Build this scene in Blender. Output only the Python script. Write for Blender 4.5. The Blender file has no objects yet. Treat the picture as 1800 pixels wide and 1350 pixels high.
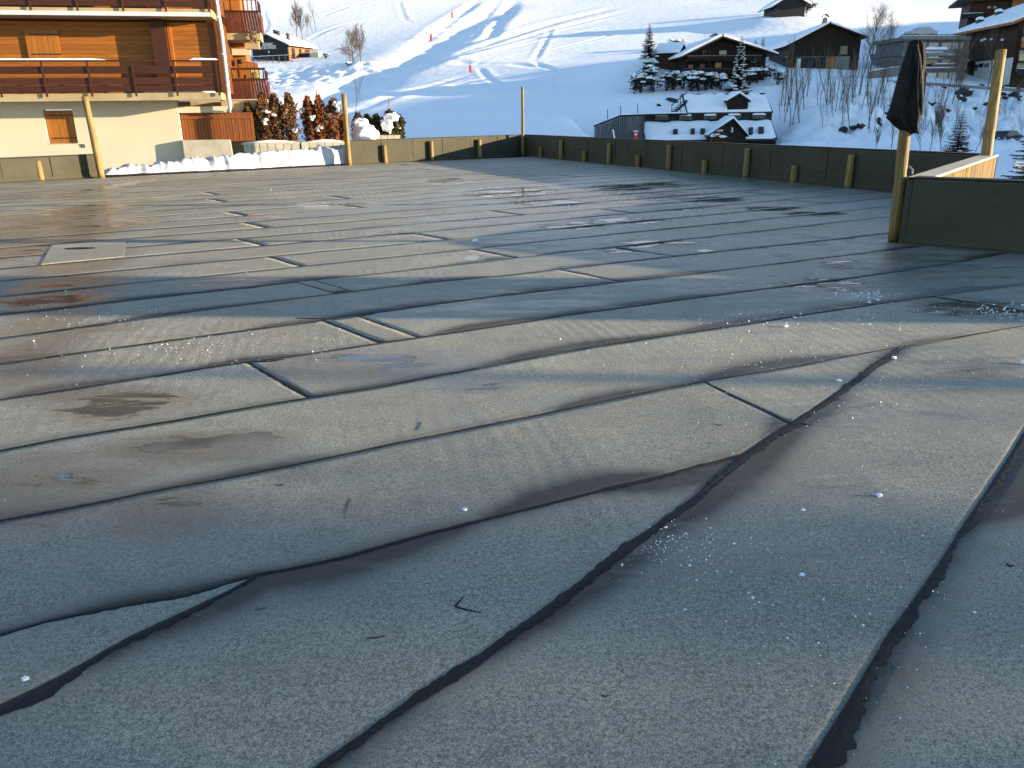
import bpy, bmesh, math, random
import numpy as np
from mathutils import Vector, Matrix, noise
random.seed(7); rng = np.random.default_rng(7)
scene = bpy.context.scene
col = scene.collection

# ---------------------------------------------------------------- camera, sky, sun, exposure
CAM_H = 1.7; FPX = 1400.0
PITCH = math.atan((675 - 200) / FPX); ROLL = math.radians(-0.8)
CAM_R = Matrix.Rotation(math.pi/2 - PITCH, 3, 'X') @ Matrix.Rotation(ROLL, 3, 'Z')
cd = bpy.data.cameras.new('camera'); cam = bpy.data.objects.new('camera', cd); col.objects.link(cam)
cd.sensor_width = 36; cd.lens = 36 * FPX / 1800; cd.clip_end = 3000; cd.clip_start = 0.05
cam.matrix_world = Matrix.Translation((0, 0, CAM_H)) @ CAM_R.to_4x4()
scene.camera = cam

SUN_EL = math.radians(8.0); SUN_AZ = math.atan2(-0.09, 1.0)          # azimuth from +X
SDIR = Vector((math.cos(SUN_EL)*math.cos(SUN_AZ), math.cos(SUN_EL)*math.sin(SUN_AZ), math.sin(SUN_EL)))
w = bpy.data.worlds.new('World'); scene.world = w; w.use_nodes = True
nt = w.node_tree; bg = nt.nodes['Background']
sky = nt.nodes.new('ShaderNodeTexSky'); sky.sky_type = 'NISHITA'; sky.sun_disc = False
sky.sun_elevation = SUN_EL; sky.sun_rotation = math.pi/2 - SUN_AZ
sky.altitude = 1200; sky.air_density = 1.0; sky.dust_density = 0.4; sky.ozone_density = 1.8
nt.links.new(sky.outputs[0], bg.inputs[0]); bg.inputs[1].default_value = 0.13
sl = bpy.data.lights.new('sun', 'SUN'); sl.energy = 5.0; sl.angle = math.radians(0.53); sl.color = (1.0, 0.79, 0.53)
so = bpy.data.objects.new('sun', sl); col.objects.link(so)
so.rotation_euler = SDIR.to_track_quat('Z', 'Y').to_euler(); so.location = (40, -5, 30)
vs = scene.view_settings; vs.view_transform = 'Standard'; vs.look = 'None'; vs.exposure = 1.75; vs.gamma = 1
vs.use_curve_mapping = False

# ---------------------------------------------------------------- measuring helpers (photograph pixels -> metres)
def ray(px, py): return CAM_R @ Vector(((px-900)/FPX, (675-py)/FPX, -1.0))
def G(px, py, z=0.0):
    d = ray(px, py); t = (z-CAM_H)/d.z; return Vector((d.x*t, d.y*t, z))
def P(px, py, Y):
    d = ray(px, py); t = Y/d.y; return Vector((d.x*t, Y, CAM_H + d.z*t))
def N(x, y=0.0, z=0.0): return noise.noise(Vector((x, y, z)))

# ---------------------------------------------------------------- object helpers
ROOTM = {}
def props(o, label=None, cat=None, group=None, kind=None):
    if label: o['label'] = label
    if cat: o['category'] = cat
    if group: o['group'] = group
    if kind: o['kind'] = kind
    return o
def empty(name, loc, rz=0.0, label=None, cat=None, group=None):
    o = bpy.data.objects.new(name, None); col.objects.link(o)
    o.location = loc; o.rotation_euler = (0, 0, rz); o.empty_display_size = 0.2
    ROOTM[o.name] = Matrix.Translation(Vector(loc)) @ Matrix.Rotation(rz, 4, 'Z')
    return props(o, label, cat, group)
class MB:
    def __init__(s): s.v = []; s.f = []
    def add(s, vs, fs):
        b = len(s.v); s.v += [tuple(v) for v in vs]; s.f += [tuple(b+i for i in f) for f in fs]; return s
    def box(s, x0, x1, y0, y1, z0, z1):
        v = [(x, y, z) for z in (z0, z1) for y in (y0, y1) for x in (x0, x1)]
        return s.add(v, [(0,2,3,1),(4,5,7,6),(0,1,5,4),(2,6,7,3),(0,4,6,2),(1,3,7,5)])
    def hexa(s, b, t):                         # 4 bottom points, 4 top points (counter-clockwise seen from above)
        return s.add(list(b)+list(t), [(3,2,1,0),(4,5,6,7)]+[(i,(i+1)%4,4+(i+1)%4,4+i) for i in range(4)])
    def prism(s, poly, d):                     # planar 3-D polygon extruded by vector d
        n = len(poly); d = Vector(d); a = [Vector(p) for p in poly]
        return s.add(a+[p+d for p in a], [tuple(range(n))[::-1], tuple(range(n, 2*n))]+[(i,(i+1)%n,n+(i+1)%n,n+i) for i in range(n)])
    def tube(s, pts, rad, k=6, cap=True):
        pts = [Vector(p) for p in pts]; n = len(pts)
        if not hasattr(rad, '__len__'): rad = [rad]*n
        vs = []
        for i, p in enumerate(pts):
            t = (pts[min(i+1, n-1)]-pts[max(i-1, 0)]).normalized()
            a = t.orthogonal().normalized() if i == 0 else (s._a - t*s._a.dot(t)).normalized()
            s._a = a; b = t.cross(a)
            vs += [p+(a*math.cos(2*math.pi*j/k)+b*math.sin(2*math.pi*j/k))*rad[i] for j in range(k)]
        fs = [(i*k+j, i*k+(j+1)%k, (i+1)*k+(j+1)%k, (i+1)*k+j) for i in range(n-1) for j in range(k)]
        if cap: fs += [tuple(range(k))[::-1], tuple(range((n-1)*k, n*k))]
        return s.add(vs, fs)
    def grid(s, rows):                         # list of equal-length rows of points
        m = len(rows[0]); vs = [p for r in rows for p in r]
        return s.add(vs, [(i*m+j, i*m+j+1, (i+1)*m+j+1, (i+1)*m+j) for i in range(len(rows)-1) for j in range(m-1)])
    def mesh(s, name, mat, smooth=False):
        me = bpy.data.meshes.new(name); me.from_pydata(s.v, [], s.f); me.materials.append(mat)
        if smooth: me.polygons.foreach_set('use_smooth', [True]*len(me.polygons))
        me.update(); return me
def root_of(o):
    while o.parent: o = o.parent
    return o
def obj(name, mb, mat, parent=None, smooth=False, world=False, bevel=0.0, **kw):
    me = mb if isinstance(mb, bpy.types.Mesh) else mb.mesh(name, mat, smooth)
    if world and parent:
        me.transform(ROOTM[root_of(parent).name].inverted())
    o = bpy.data.objects.new(name, me); col.objects.link(o)
    if parent: o.parent = parent
    if bevel:
        m = o.modifiers.new('bevel', 'BEVEL'); m.width = bevel; m.segments = 2; m.limit_method = 'ANGLE'
    return props(o, **kw)
def bx(*a): return MB().box(*a)
def copy_tree(o, parent=None):
    c = o.copy(); col.objects.link(c); c.parent = parent
    for ch in [k for k in o.children]: copy_tree(ch, c)
    return c

# ---------------------------------------------------------------- materials
def new_mat(name):
    m = bpy.data.materials.new(name); m.use_nodes = True
    t = m.node_tree; return m, t, t.nodes['Principled BSDF']
def nd(t, ty, **kw):
    n = t.nodes.new('ShaderNode'+ty)
    for k, v in kw.items(): setattr(n, k, v)
    return n
def lk(t, a, b): t.links.new(a, b)
def ramp(t, fac, stops):
    r = nd(t, 'ValToRGB'); e = r.color_ramp.elements
    while len(e) < len(stops): e.new(0.5)
    for i, (p, c) in enumerate(stops): e[i].position = p; e[i].color = tuple(c)+(1,) if len(c) == 3 else c
    lk(t, fac, r.inputs[0]); return r.outputs[0]
def mth(t, op, a, b=None, clamp=False):
    n = nd(t, 'Math', operation=op); n.use_clamp = clamp
    for i, v in enumerate((a, b)):
        if v is None: continue
        if isinstance(v, (int, float)): n.inputs[i].default_value = v
        else: lk(t, v, n.inputs[i])
    return n.outputs[0]
def mixc(t, f, a, b, mode='MIX'):
    n = nd(t, 'MixRGB', blend_type=mode)
    for i, v in enumerate((f, a, b)):
        if isinstance(v, (int, float)): n.inputs[i].default_value = v
        elif isinstance(v, (tuple, list)): n.inputs[i].default_value = tuple(v)+(1,)
        else: lk(t, v, n.inputs[i])
    return n.outputs[0]
def coords(t, kind='Object', scale=(1, 1, 1)):
    tc = nd(t, 'TexCoord'); mp = nd(t, 'Mapping'); mp.inputs['Scale'].default_value = scale
    lk(t, tc.outputs[kind], mp.inputs[0]); return mp.outputs[0]
def nz(t, vec, scale, detail=4, rough=0.55, dist=0.0):
    n = nd(t, 'TexNoise'); n.inputs['Scale'].default_value = scale; n.inputs['Detail'].default_value = detail
    n.inputs['Roughness'].default_value = rough; n.inputs['Distortion'].default_value = dist
    if vec is not None: lk(t, vec, n.inputs['Vector'])
    return n.outputs['Fac']
def bump(t, h, bsdf, strength=0.5, dist=0.02):
    b = nd(t, 'Bump'); b.inputs['Strength'].default_value = strength; b.inputs['Distance'].default_value = dist
    lk(t, h, b.inputs['Height']); lk(t, b.outputs[0], bsdf.inputs['Normal']); return b
def pm(name, c1, c2, scale=6, rough=0.7, bstr=0.3, bdist=0.01, stretch=(1, 1, 1), spec=0.4, rand=0.15, detail=5, kind='Object'):
    m, t, b = new_mat(name); v = coords(t, kind, stretch); f = nz(t, v, scale, detail)
    c = ramp(t, f, [(0.3, c1), (0.72, c2)])
    if rand:
        oi = nd(t, 'ObjectInfo'); hs = nd(t, 'HueSaturation')
        lk(t, mth(t, 'MULTIPLY_ADD', oi.outputs['Random'], rand*2), hs.inputs['Value'])
        hs.inputs['Value'].links[0].from_node.inputs[2].default_value = 1-rand
        lk(t, c, hs.inputs['Color']); c = hs.outputs[0]
    lk(t, c, b.inputs['Base Color']); b.inputs['Roughness'].default_value = rough; b.inputs['Specular IOR Level'].default_value = spec
    if bstr: bump(t, f, b, bstr, bdist)
    return m
M = {}
M['sid'] = pm('orange_siding', (.20,.066,.008), (.31,.115,.016), 3, .55, .2, .004, (.6,6,14), .3, .16)
M['shut'] = pm('shutter_wood', (.24,.082,.010), (.36,.138,.021), 3, .5, .2, .004, (12,6,.7), .3, .1)
M['rail'] = pm('dark_red_board', (.026,.0065,.0025), (.060,.015,.005), 3, .55, .3, .004, (.8,6,10), .35, .22)
M['vboard'] = pm('red_brown_board', (.045,.009,.003), (.115,.025,.006), 4, .55, .3, .004, (10,8,.7), .35, .25)
M['brown'] = pm('brown_painted_wood', (.09,.028,.006), (.14,.047,.010), 2, .6, .2, .004, (3,3,.8), .3, .06)
M['fenceb'] = pm('fence_board', (.16,.048,.011), (.24,.078,.018), 3, .6, .2, .004, (10,8,.7), .3, .12)
M['cream'] = pm('cream_render', (.52,.455,.34), (.57,.50,.375), .9, .85, .25, .004, (1,1,1), .2, 0, 8)
M['beige'] = pm('beige_concrete', (.29,.225,.125), (.40,.315,.185), 1.6, .85, .3, .006, (1,1,1), .25, .05, 7)
M['concrete'] = pm('grey_concrete', (.32,.29,.23), (.46,.42,.34), 2.5, .85, .4, .008, (1,1,1), .25, .05, 7)
M['rawconc'] = pm('board_marked_concrete', (.06,.038,.013), (.24,.17,.075), 2.2, .9, .8, .03, (6,6,.35), .2, 0, 7)
M['metal'] = pm('zinc', (.45,.45,.46), (.60,.60,.62), 4, .38, .05, .002, (1,1,.3), .5, .05)
M['steel'] = pm('dark_steel', (.022,.017,.014), (.045,.036,.03), 8, .5, .1, .002)
M['log'] = pm('peeled_log', (.10,.062,.02), (.31,.215,.08), 2.5, .65, .6, .01, (12,12,.8), .25, .12)
M['darkwood'] = pm('dark_chalet_wood', (.007,.0038,.002), (.022,.0115,.006), 2, .7, .3, .01, (1,1,6), .25, .15)
M['blackwood'] = pm('black_cladding', (.006,.006,.007), (.014,.014,.015), 3, .6, .2, .005, (6,6,1), .3, .1)
M['greywood'] = pm('weathered_plank', (.05,.048,.05), (.14,.135,.135), 2, .8, .4, .01, (6,6,.6), .2, .3)
M['orangewood'] = pm('warm_wood_wall', (.24,.09,.025), (.38,.16,.045), 2, .65, .2, .01, (2,2,6), .3, .1)
M['midbrown'] = pm('midbrown_cladding', (.030,.013,.007), (.058,.026,.014), 2, .7, .2, .01, (6,6,1), .25, .06)
M['white'] = pm('white_render', (.55,.54,.50), (.64,.63,.59), 1.5, .8, .1, .005, (1,1,1), .2, .03)
M['aptgrey'] = pm('grey_render', (.13,.125,.12), (.20,.195,.19), 1.5, .8, .2, .01, (1,1,1), .2, .06)
M['bark'] = pm('bark', (.045,.034,.026), (.11,.085,.062), 5, .85, .3, .01, (3,3,.6), .2, .12)
M['twig'] = pm('bare_twigs', (.075,.052,.036), (.16,.12,.085), 6, .85, 0, .01, (1,1,1), .2, .15)
M['rock'] = pm('dark_rock', (.012,.011,.011), (.06,.055,.052), 3, .85, .6, .05, (1,1,1), .3, .2)
M['redplastic'] = pm('red_marker', (.5,.015,.03), (.62,.03,.05), 3, .45, 0)
M['pink'] = pm('pink_marker', (.75,.03,.16), (.85,.05,.22), 3, .45, 0)
M['fabric'] = pm('black_fabric', (.006,.006,.0065), (.016,.016,.017), 9, .8, .6, .006, (1,1,1), .15, 0)
M['terracotta'] = pm('terracotta_rendering', (.4,.16,.08), (.5,.22,.1), 3, .8)
M['carpaint'] = pm('dark_car_paint', (.010,.013,.014), (.016,.02,.02), 2, .25, 0, .01, (1,1,1), .5, 0)
M['silver'] = pm('silver_car_paint', (.34,.34,.34), (.40,.40,.40), 2, .3, 0, .01, (1,1,1), .5, 0)
M['rubber'] = pm('rubber', (.012,.012,.012), (.02,.02,.02), 8, .8, 0)
M['ornament'] = pm('pale_lettering', (.75,.74,.70), (.82,.81,.78), 3, .6, 0)
M['galv'] = pm('galvanised_rail', (.13,.13,.125), (.22,.22,.21), 2, .5, .1, .005)
M['balclit'] = pm('sunlit_pale_boards', (.40,.36,.17), (.52,.47,.24), 3, .7, .1, .005, (6,6,1))  # sunlight on the lit balcony is put into this pale board colour
def glass_mat(name, c, rough=.06):
    m, t, b = new_mat(name); b.inputs['Base Color'].default_value = tuple(c)+(1,); b.inputs['Roughness'].default_value = rough
    v = coords(t, 'Object'); bump(t, nz(t, v, 1.2, 2), b, .04, .02); b.inputs['Specular IOR Level'].default_value = .6; return m
M['glass'] = glass_mat('dark_window_glass', (.018,.022,.026)); M['paleglass'] = glass_mat('curtained_window', (.22,.23,.24), .15)
M['amber'] = glass_mat('orange_lit_window', (.34,.13,.03), .3); M['redcurt'] = glass_mat('red_curtain_window', (.15,.03,.012), .3)  # amber pane carries the glow of a lit window in its colour

def snow_mat(name, kind='Object', fine=1.0, tint=(.87,.885,.90), tint2=(.81,.835,.87)):
    m, t, b = new_mat(name); v = coords(t, kind)
    n1 = nz(t, v, 1.1*fine, 6, .6); n2 = nz(t, v, 9*fine, 5, .65)
    c = ramp(t, n1, [(.3, tint2), (.65, tint)]); lk(t, c, b.inputs['Base Color'])
    b.inputs['Roughness'].default_value = .75; b.inputs['Specular IOR Level'].default_value = .25
    h = mth(t, 'ADD', mth(t, 'MULTIPLY', n1, .7), mth(t, 'MULTIPLY', n2, .3)); bump(t, h, b, .55, .12/fine)
    return m
M['snow'] = snow_mat('snow', 'Object', 3.0)
M['dimsnow'] = snow_mat('shaded_ploughed_snow', 'Object', 5.0, (.56,.58,.61), (.36,.39,.43))  # darker than the other snow, standing in for shade on the bank front
def piste_mat():
    m, t, b = new_mat('piste_snow'); v = coords(t, 'Object')
    n1 = nz(t, v, .06, 4, .5); n2 = nz(t, v, .55, 7, .62); n3 = nz(t, v, 3.5, 4, .6)
    c = ramp(t, n1, [(.3, (.83,.85,.88)), (.65, (.89,.90,.91))]); lk(t, c, b.inputs['Base Color'])
    b.inputs['Roughness'].default_value = .7; b.inputs['Specular IOR Level'].default_value = .2
    h = mth(t, 'ADD', mth(t, 'MULTIPLY', n2, 1.0), mth(t, 'MULTIPLY', n3, .18)); bump(t, h, b, .35, .35)
    return m
M['piste'] = piste_mat()

def membrane_mat():
    m, t, b = new_mat('mineral_bitumen_sheet'); v = coords(t, 'Object')
    a1 = nd(t, 'Attribute'); a1.attribute_name = 'wet'; a2 = nd(t, 'Attribute'); a2.attribute_name = 'stain'
    grit = nz(t, v, 190, 3, .75); grit2 = nz(t, v, 60, 4, .65); blotch = nz(t, v, .7, 6, .6); mid = nz(t, v, 5, 5, .6)
    base = ramp(t, blotch, [(.28, (.205,.195,.155)), (.55, (.262,.25,.20)), (.75, (.315,.30,.24))])
    oi = nd(t, 'ObjectInfo'); hs = nd(t, 'HueSaturation')
    lk(t, mth(t, 'ADD', mth(t, 'MULTIPLY', oi.outputs['Random'], .14), .93), hs.inputs['Value']); lk(t, base, hs.inputs['Color']); base = hs.outputs[0]
    base = mixc(t, .75, base, ramp(t, grit, [(.36, (.16,.16,.16)), (.5, (1,1,1)), (.64, (2.1,2.1,2.05))]), 'MULTIPLY')
    base = mixc(t, .6, base, ramp(t, grit2, [(.34, (.35,.35,.35)), (.5, (1,1,1)), (.68, (1.5,1.5,1.47))]), 'MULTIPLY')
    base = mixc(t, .5, base, ramp(t, mid, [(.3, (.72,.72,.72)), (.7, (1.15,1.15,1.15))]), 'MULTIPLY')
    # bare bitumen showing through worn grit along laps
    sm = mth(t, 'ADD', a2.outputs['Fac'], mth(t, 'MULTIPLY', mth(t, 'SUBTRACT', mid, .5), .8))
    sm = mth(t, 'ADD', sm, mth(t, 'MULTIPLY', mth(t, 'SUBTRACT', grit2, .5), 1.1))
    sm = mth(t, 'ADD', sm, mth(t, 'MULTIPLY', mth(t, 'SUBTRACT', grit, .5), 1.3))
    smask = ramp(t, sm, [(.18, (0,0,0)), (1.0, (1,1,1))])
    base = mixc(t, mth(t, 'MULTIPLY', smask, .92), base, (.026,.020,.016))
    # standing water
    mpw = nd(t, 'Mapping'); mpw.inputs['Rotation'].default_value = (0, 0, math.radians(-25.5)); mpw.inputs['Scale'].default_value = (.55, 2.2, 1)
    tcw = nd(t, 'TexCoord'); lk(t, tcw.outputs['Object'], mpw.inputs[0]); wn = nz(t, mpw.outputs[0], 2.4, 9, .68, .6)
    wa = mth(t, 'ADD', a1.outputs['Fac'], mth(t, 'MULTIPLY', mth(t, 'SUBTRACT', wn, .5), 2.0))
    damp = ramp(t, wa, [(.10, (0,0,0)), (.50, (1,1,1))]); pud = ramp(t, wa, [(.60, (0,0,0)), (.66, (1,1,1))])
    a4 = nd(t, 'Attribute'); a4.attribute_name = 'sheen'; base = mixc(t, mth(t, 'MULTIPLY', a4.outputs['Fac'], .6, True), base, (.085,.075,.062))
    base = mixc(t, mth(t, 'MULTIPLY', damp, .40), base, (.10,.095,.082))
    base = mixc(t, mth(t, 'MULTIPLY', pud, .6), base, (.05,.047,.042))
    lk(t, base, b.inputs['Base Color'])
    r0 = ramp(t, blotch, [(.3, (.52,.52,.52)), (.7, (.70,.70,.70))])
    a3 = nd(t, 'Attribute'); a3.attribute_name = 'sheen'
    r0 = mixc(t, mth(t, 'MULTIPLY', a3.outputs['Fac'], ramp(t, mid, [(.3, (.75,.75,.75)), (.6, (1,1,1))]), True), r0, (.10,.10,.10)); r = mixc(t, damp, r0, (.14,.14,.14)); r = mixc(t, pud, r, (.025,.025,.025)); lk(t, r, b.inputs['Roughness'])
    b.inputs['Specular IOR Level'].default_value = .45
    # wrinkles across the rolls, grit and lumps; standing water is flat
    wv = nd(t, 'TexWave'); mp = nd(t, 'Mapping'); mp.inputs['Rotation'].default_value = (0, 0, math.radians(-12))
    tc = nd(t, 'TexCoord'); lk(t, tc.outputs['Object'], mp.inputs[0]); lk(t, mp.outputs[0], wv.inputs[0])
    wv.inputs['Scale'].default_value = 2.8; wv.inputs['Distortion'].default_value = 5; wv.inputs['Detail'].default_value = 3; wv.inputs['Detail Scale'].default_value = .7
    wsel = ramp(t, nz(t, v, .45, 3), [(.42, (0,0,0)), (.62, (1,1,1))])
    h = mth(t, 'ADD', mth(t, 'MULTIPLY', mth(t, 'MULTIPLY', wv.outputs['Fac'], wsel), .0023), mth(t, 'MULTIPLY', grit, .0030))
    h = mth(t, 'ADD', h, mth(t, 'MULTIPLY', grit2, .0022)); h = mth(t, 'ADD', h, mth(t, 'MULTIPLY', mid, .004))
    h = mth(t, 'ADD', h, mth(t, 'MULTIPLY', blotch, .016))
    h = mth(t, 'MULTIPLY', h, mth(t, 'SUBTRACT', 1.0, mth(t, 'MULTIPLY', pud, .97)))
    bump(t, h, b, 1.0, 1.0); return m
M['membrane'] = membrane_mat()
def bitumen_mat():
    m, t, b = new_mat('black_bitumen'); v = coords(t, 'Object'); n = nz(t, v, 40, 5, .65)
    lk(t, ramp(t, n, [(.3, (.005,.005,.005)), (.7, (.016,.015,.014))]), b.inputs['Base Color'])
    lk(t, ramp(t, n, [(.3, (.5,.5,.5)), (.7, (.85,.85,.85))]), b.inputs['Roughness']); b.inputs['Specular IOR Level'].default_value = .25; bump(t, n, b, .7, .006); return m
M['bitumen'] = bitumen_mat()
def clad_mat():
    m, t, b = new_mat('green_grey_wall_membrane'); v = coords(t, 'Object')
    g = nz(t, v, 140, 3, .7); bl = nz(t, v, 1.1, 6, .6)
    c = ramp(t, bl, [(.3, (.038,.037,.023)), (.7, (.058,.056,.034))])
    c = mixc(t, .6, c, ramp(t, g, [(.36, (.6,.6,.6)), (.5, (1,1,1)), (.68, (1.5,1.5,1.5))]), 'MULTIPLY')
    lk(t, c, b.inputs['Base Color']); b.inputs['Roughness'].default_value = .75; b.inputs['Specular IOR Level'].default_value = .25
    bump(t, mth(t, 'ADD', mth(t, 'MULTIPLY', g, .003), mth(t, 'MULTIPLY', bl, .01)), b, .8, 1.0); return m
M['clad'] = clad_mat()
# ---------------------------------------------------------------- terrain
def seg_dist(X, Y, pts):
    """distance of grid points to a polyline, signed side (+ = left of travel) and arc fraction"""
    best = np.full(X.shape, 1e9); side = np.zeros(X.shape); frac = np.zeros(X.shape)
    L = [0]
    for a, b in zip(pts[:-1], pts[1:]): L.append(L[-1]+math.hypot(b[0]-a[0], b[1]-a[1]))
    for i, (a, b) in enumerate(zip(pts[:-1], pts[1:])):
        dx, dy = b[0]-a[0], b[1]-a[1]; l2 = dx*dx+dy*dy+1e-9
        t = np.clip(((X-a[0])*dx+(Y-a[1])*dy)/l2, 0, 1)
        ex = X-(a[0]+t*dx); ey = Y-(a[1]+t*dy); d = np.hypot(ex, ey); m = d < best
        best = np.where(m, d, best); side = np.where(m, np.sign(dx*ey-dy*ex), side); frac = np.where(m, (L[i]+t*(L[i+1]-L[i]))/L[-1], frac)
    return best, side, frac
CP = [(600,203,80),(800,203,80),(1000,200,80),(760,238,58),(1000,240,58),(600,235,58),(1200,275,60),(1380,275,66),
      (600,168,108),(800,165,108),(1000,152,110),(500,106,185),(450,107,185),(556,102,185),(470,172,130),(540,172,125),(500,140,158),
      (620,112,165),(800,104,153),(1000,103,148),(1100,92,150),(600,52,215),(800,52,205),(1000,50,200),(1250,58,178),(1130,100,112),
      (600,0,270),(800,0,265),(1000,0,260),(1250,0,245),(1400,0,232),(1390,29,180),(1340,32,180),(1450,30,180),(1600,32,188),(1600,0,230),
      (1250,139,105),(1150,148,102),(1340,138,106),(1250,120,114),(1445,119,120),(1380,121,118),(1520,119,122),(1120,170,95),
      (1380,160,98),(1450,190,86),(1420,250,74),(1550,146,104),(1540,240,78),(1480,160,100),(1600,256,72),(1560,200,90),(1640,205,90),
      (1640,158,107),(1700,163,107),(1790,169,106),(1700,140,124),(1790,146,124),(1640,138,120),(1720,205,96),(1790,215,96),
      (1700,256,91),(1790,252,91),(1650,262,72),(1750,290,60),(1700,131,130),(1790,131,132),
      (1045,258,80),(1130,268,80),(1200,270,80),(1280,272,80),(1365,270,79),(1045,240,84),(1150,250,86),(1250,250,88),(1350,250,88),(1180,190,91),(1260,172,94),(1340,170,95),(200,215,80),(0,190,100),(200,110,180),(0,0,270),(-400,100,170),(-400,0,270),(2150,150,125),(2150,0,225),(2100,262,85)]
ctrl = [tuple(P(*c)) for c in CP] + [(-15,33,-.25),(-6,34,-.4),(-30,30,-.3),(-30,55,-.3),(-12,45,-.4),(-2,46,-2.4),(6,45,-3),(15,30,-4),(25,30,-4.4),
      (14,20,-4),(28,10,-4),(30,-15,-4),(-30,5,-3),(-30,-20,-3),(0,-30,-4),(60,20,-4),(90,40,-3),(-80,30,0),(-100,90,8),
      (0,450,105),(-160,450,105),(160,450,115),(300,450,125),(-300,450,110),(0,700,200),(-500,700,200),(500,700,220),(200,150,22),(-200,150,25)]
C = np.array(ctrl); n = len(C); S = 100.0
A = np.zeros((n+3, n+3)); D = np.hypot(C[:,None,0]-C[None,:,0], C[:,None,1]-C[None,:,1])/S
A[:n,:n] = D + np.eye(n)*-0.004; A[:n,n] = 1; A[:n,n+1:] = C[:,:2]/S; A[n:,:n] = A[:n,n:].T
sol = np.linalg.solve(A, np.concatenate([C[:,2], [0,0,0]]))
def ground_z(X, Y):
    X = np.asarray(X, float); Y = np.asarray(Y, float); Z = sol[n]+sol[n+1]*X/S+sol[n+2]*Y/S
    for i in range(n): Z = Z + sol[i]*np.hypot(X-C[i,0], Y-C[i,1])/S
    return Z
def on_ground(px, py, Y0=None, lo=45.0, hi=320.0):
    """the place on the terrain seen at a photograph pixel"""
    d = ray(px, py); ys = np.linspace(lo, hi, 1400); X = d.x/d.y*ys; z = CAM_H+d.z/d.y*ys; g = terrain_z(X, ys)
    k = np.where(g >= z)[0]
    if len(k) == 0: k = [int(np.argmin(z-g))]
    i = int(k[0]); return Vector((X[i], ys[i], float(g[i])))
GUL = None
def terrain_z(X, Y):
    Z = ground_z(X, Y)
    if GUL is not None:
        for pts, wd, dep, ber in GUL:
            d, s, f = seg_dist(X, Y, pts); env = np.clip(np.minimum(f, 1-f)*6, 0, 1)
            Z = Z - (.42 if dep < 1.5 else .6)*dep*np.exp(-(d/wd)**2)*env + .42*ber*np.exp(-((d-1.9*wd)/wd)**2)*env
    return Z
def trace(pl): return [tuple(on_ground(*p)[:2]) for p in pl]
GUL0 = [  # photograph traces of gullies and ski tracks: points, half width, depth, berm
  ([(470,205),(560,172),(640,140),(720,108),(775,72),(830,38),(905,2)], 5.0, 2.0, .15),
  ([(905,0),(890,25),(872,45),(862,65),(800,85)], 1.6, .8, .2), ([(842,0),(800,30),(760,58),(728,82)], 1.5, .8, .3),
  ([(880,0),(838,35),(838,60),(812,80)], .8, .3, .15), ([(1100,10),(980,38),(880,70),(800,98),(740,120),(640,150)], 1.8, .4, .25),
  ([(1100,22),(970,52),(860,85),(760,115),(660,140)], 1.0, .3, .2), ([(1100,40),(990,62),(900,85),(830,98)], .6, .22, .15),
  ([(1100,54),(1020,76),(950,92)], .5, .2, .15), ([(970,48),(955,80),(938,108)], .5, .25, .12), ([(938,108),(965,120),(990,132)], .5, .25, .1),
  ([(842,118),(860,140),(880,150)], .5, .25, .12), ([(980,130),(978,150),(985,170)], .35, .12, .05),
  ([(700,0),(712,35),(728,42)], .6, .2, .1), ([(560,30),(610,12),(660,0)], .8, .3, .2), ([(540,70),(600,45),(690,25)], .7, .25, .15),
  ([(1000,75),(880,104),(800,120)], .4, .15, .1), ([(990,120),(900,112),(820,112),(740,100)], 1.2, .3, .1),
  ([(620,190),(720,160),(830,130)], .9, .25, .15), ([(590,205),(690,172),(800,150),(900,128)], .8, .25, .2), ([(560,215),(640,190)], .8, .3, .2),
  ([(1700,10),(1550,22),(1420,30),(1300,20)], 1.0, .25, .2), ([(1600,5),(1450,12),(1330,8)], .9, .25, .2), ([(1560,36),(1420,45),(1250,60)], .8, .18, .15),
  ([(462,15),(470,45),(455,75)], .6, .2, .1), ([(540,30),(500,42),(470,50)], .5, .2, .1)]
GUL = [(trace(pl), wd, dep, ber) for pl, wd, dep, ber in GUL0]

a_in = np.linspace(-.46, .46, 560); a_l = -np.geomspace(.47, 2.4, 44)[::-1]; a_r = np.geomspace(.47, 2.4, 44)
aa = np.concatenate([a_l, a_in, a_r])
yy = np.concatenate([np.linspace(-60, 44, 34), np.linspace(45, 275, 270), np.geomspace(277, 900, 50)])
XX = aa[None,:]*(yy[:,None]+85); YY = np.repeat(yy[:,None], len(aa), 1)
ZZ = ground_z(XX, YY); sub = (YY > 50) & (YY < 330) & (np.abs(XX) < 190)
for pts, wd, dep, ber in GUL:
    px_ = np.array(pts); mg = 4*wd+2
    m = sub & (XX > px_[:,0].min()-mg) & (XX < px_[:,0].max()+mg) & (YY > px_[:,1].min()-mg) & (YY < px_[:,1].max()+mg)
    d, s, f = seg_dist(XX[m], YY[m], pts); env = np.clip(np.minimum(f, 1-f)*6, 0, 1)
    rough = 1+.35*np.sin(f*90)*np.sin(f*37)
    ZZ[m] += (.42 if dep < 1.5 else .6)*(-dep*np.exp(-(d/wd)**2)*rough + ber*np.exp(-((d-1.9*wd)/wd)**2))*env
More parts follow.
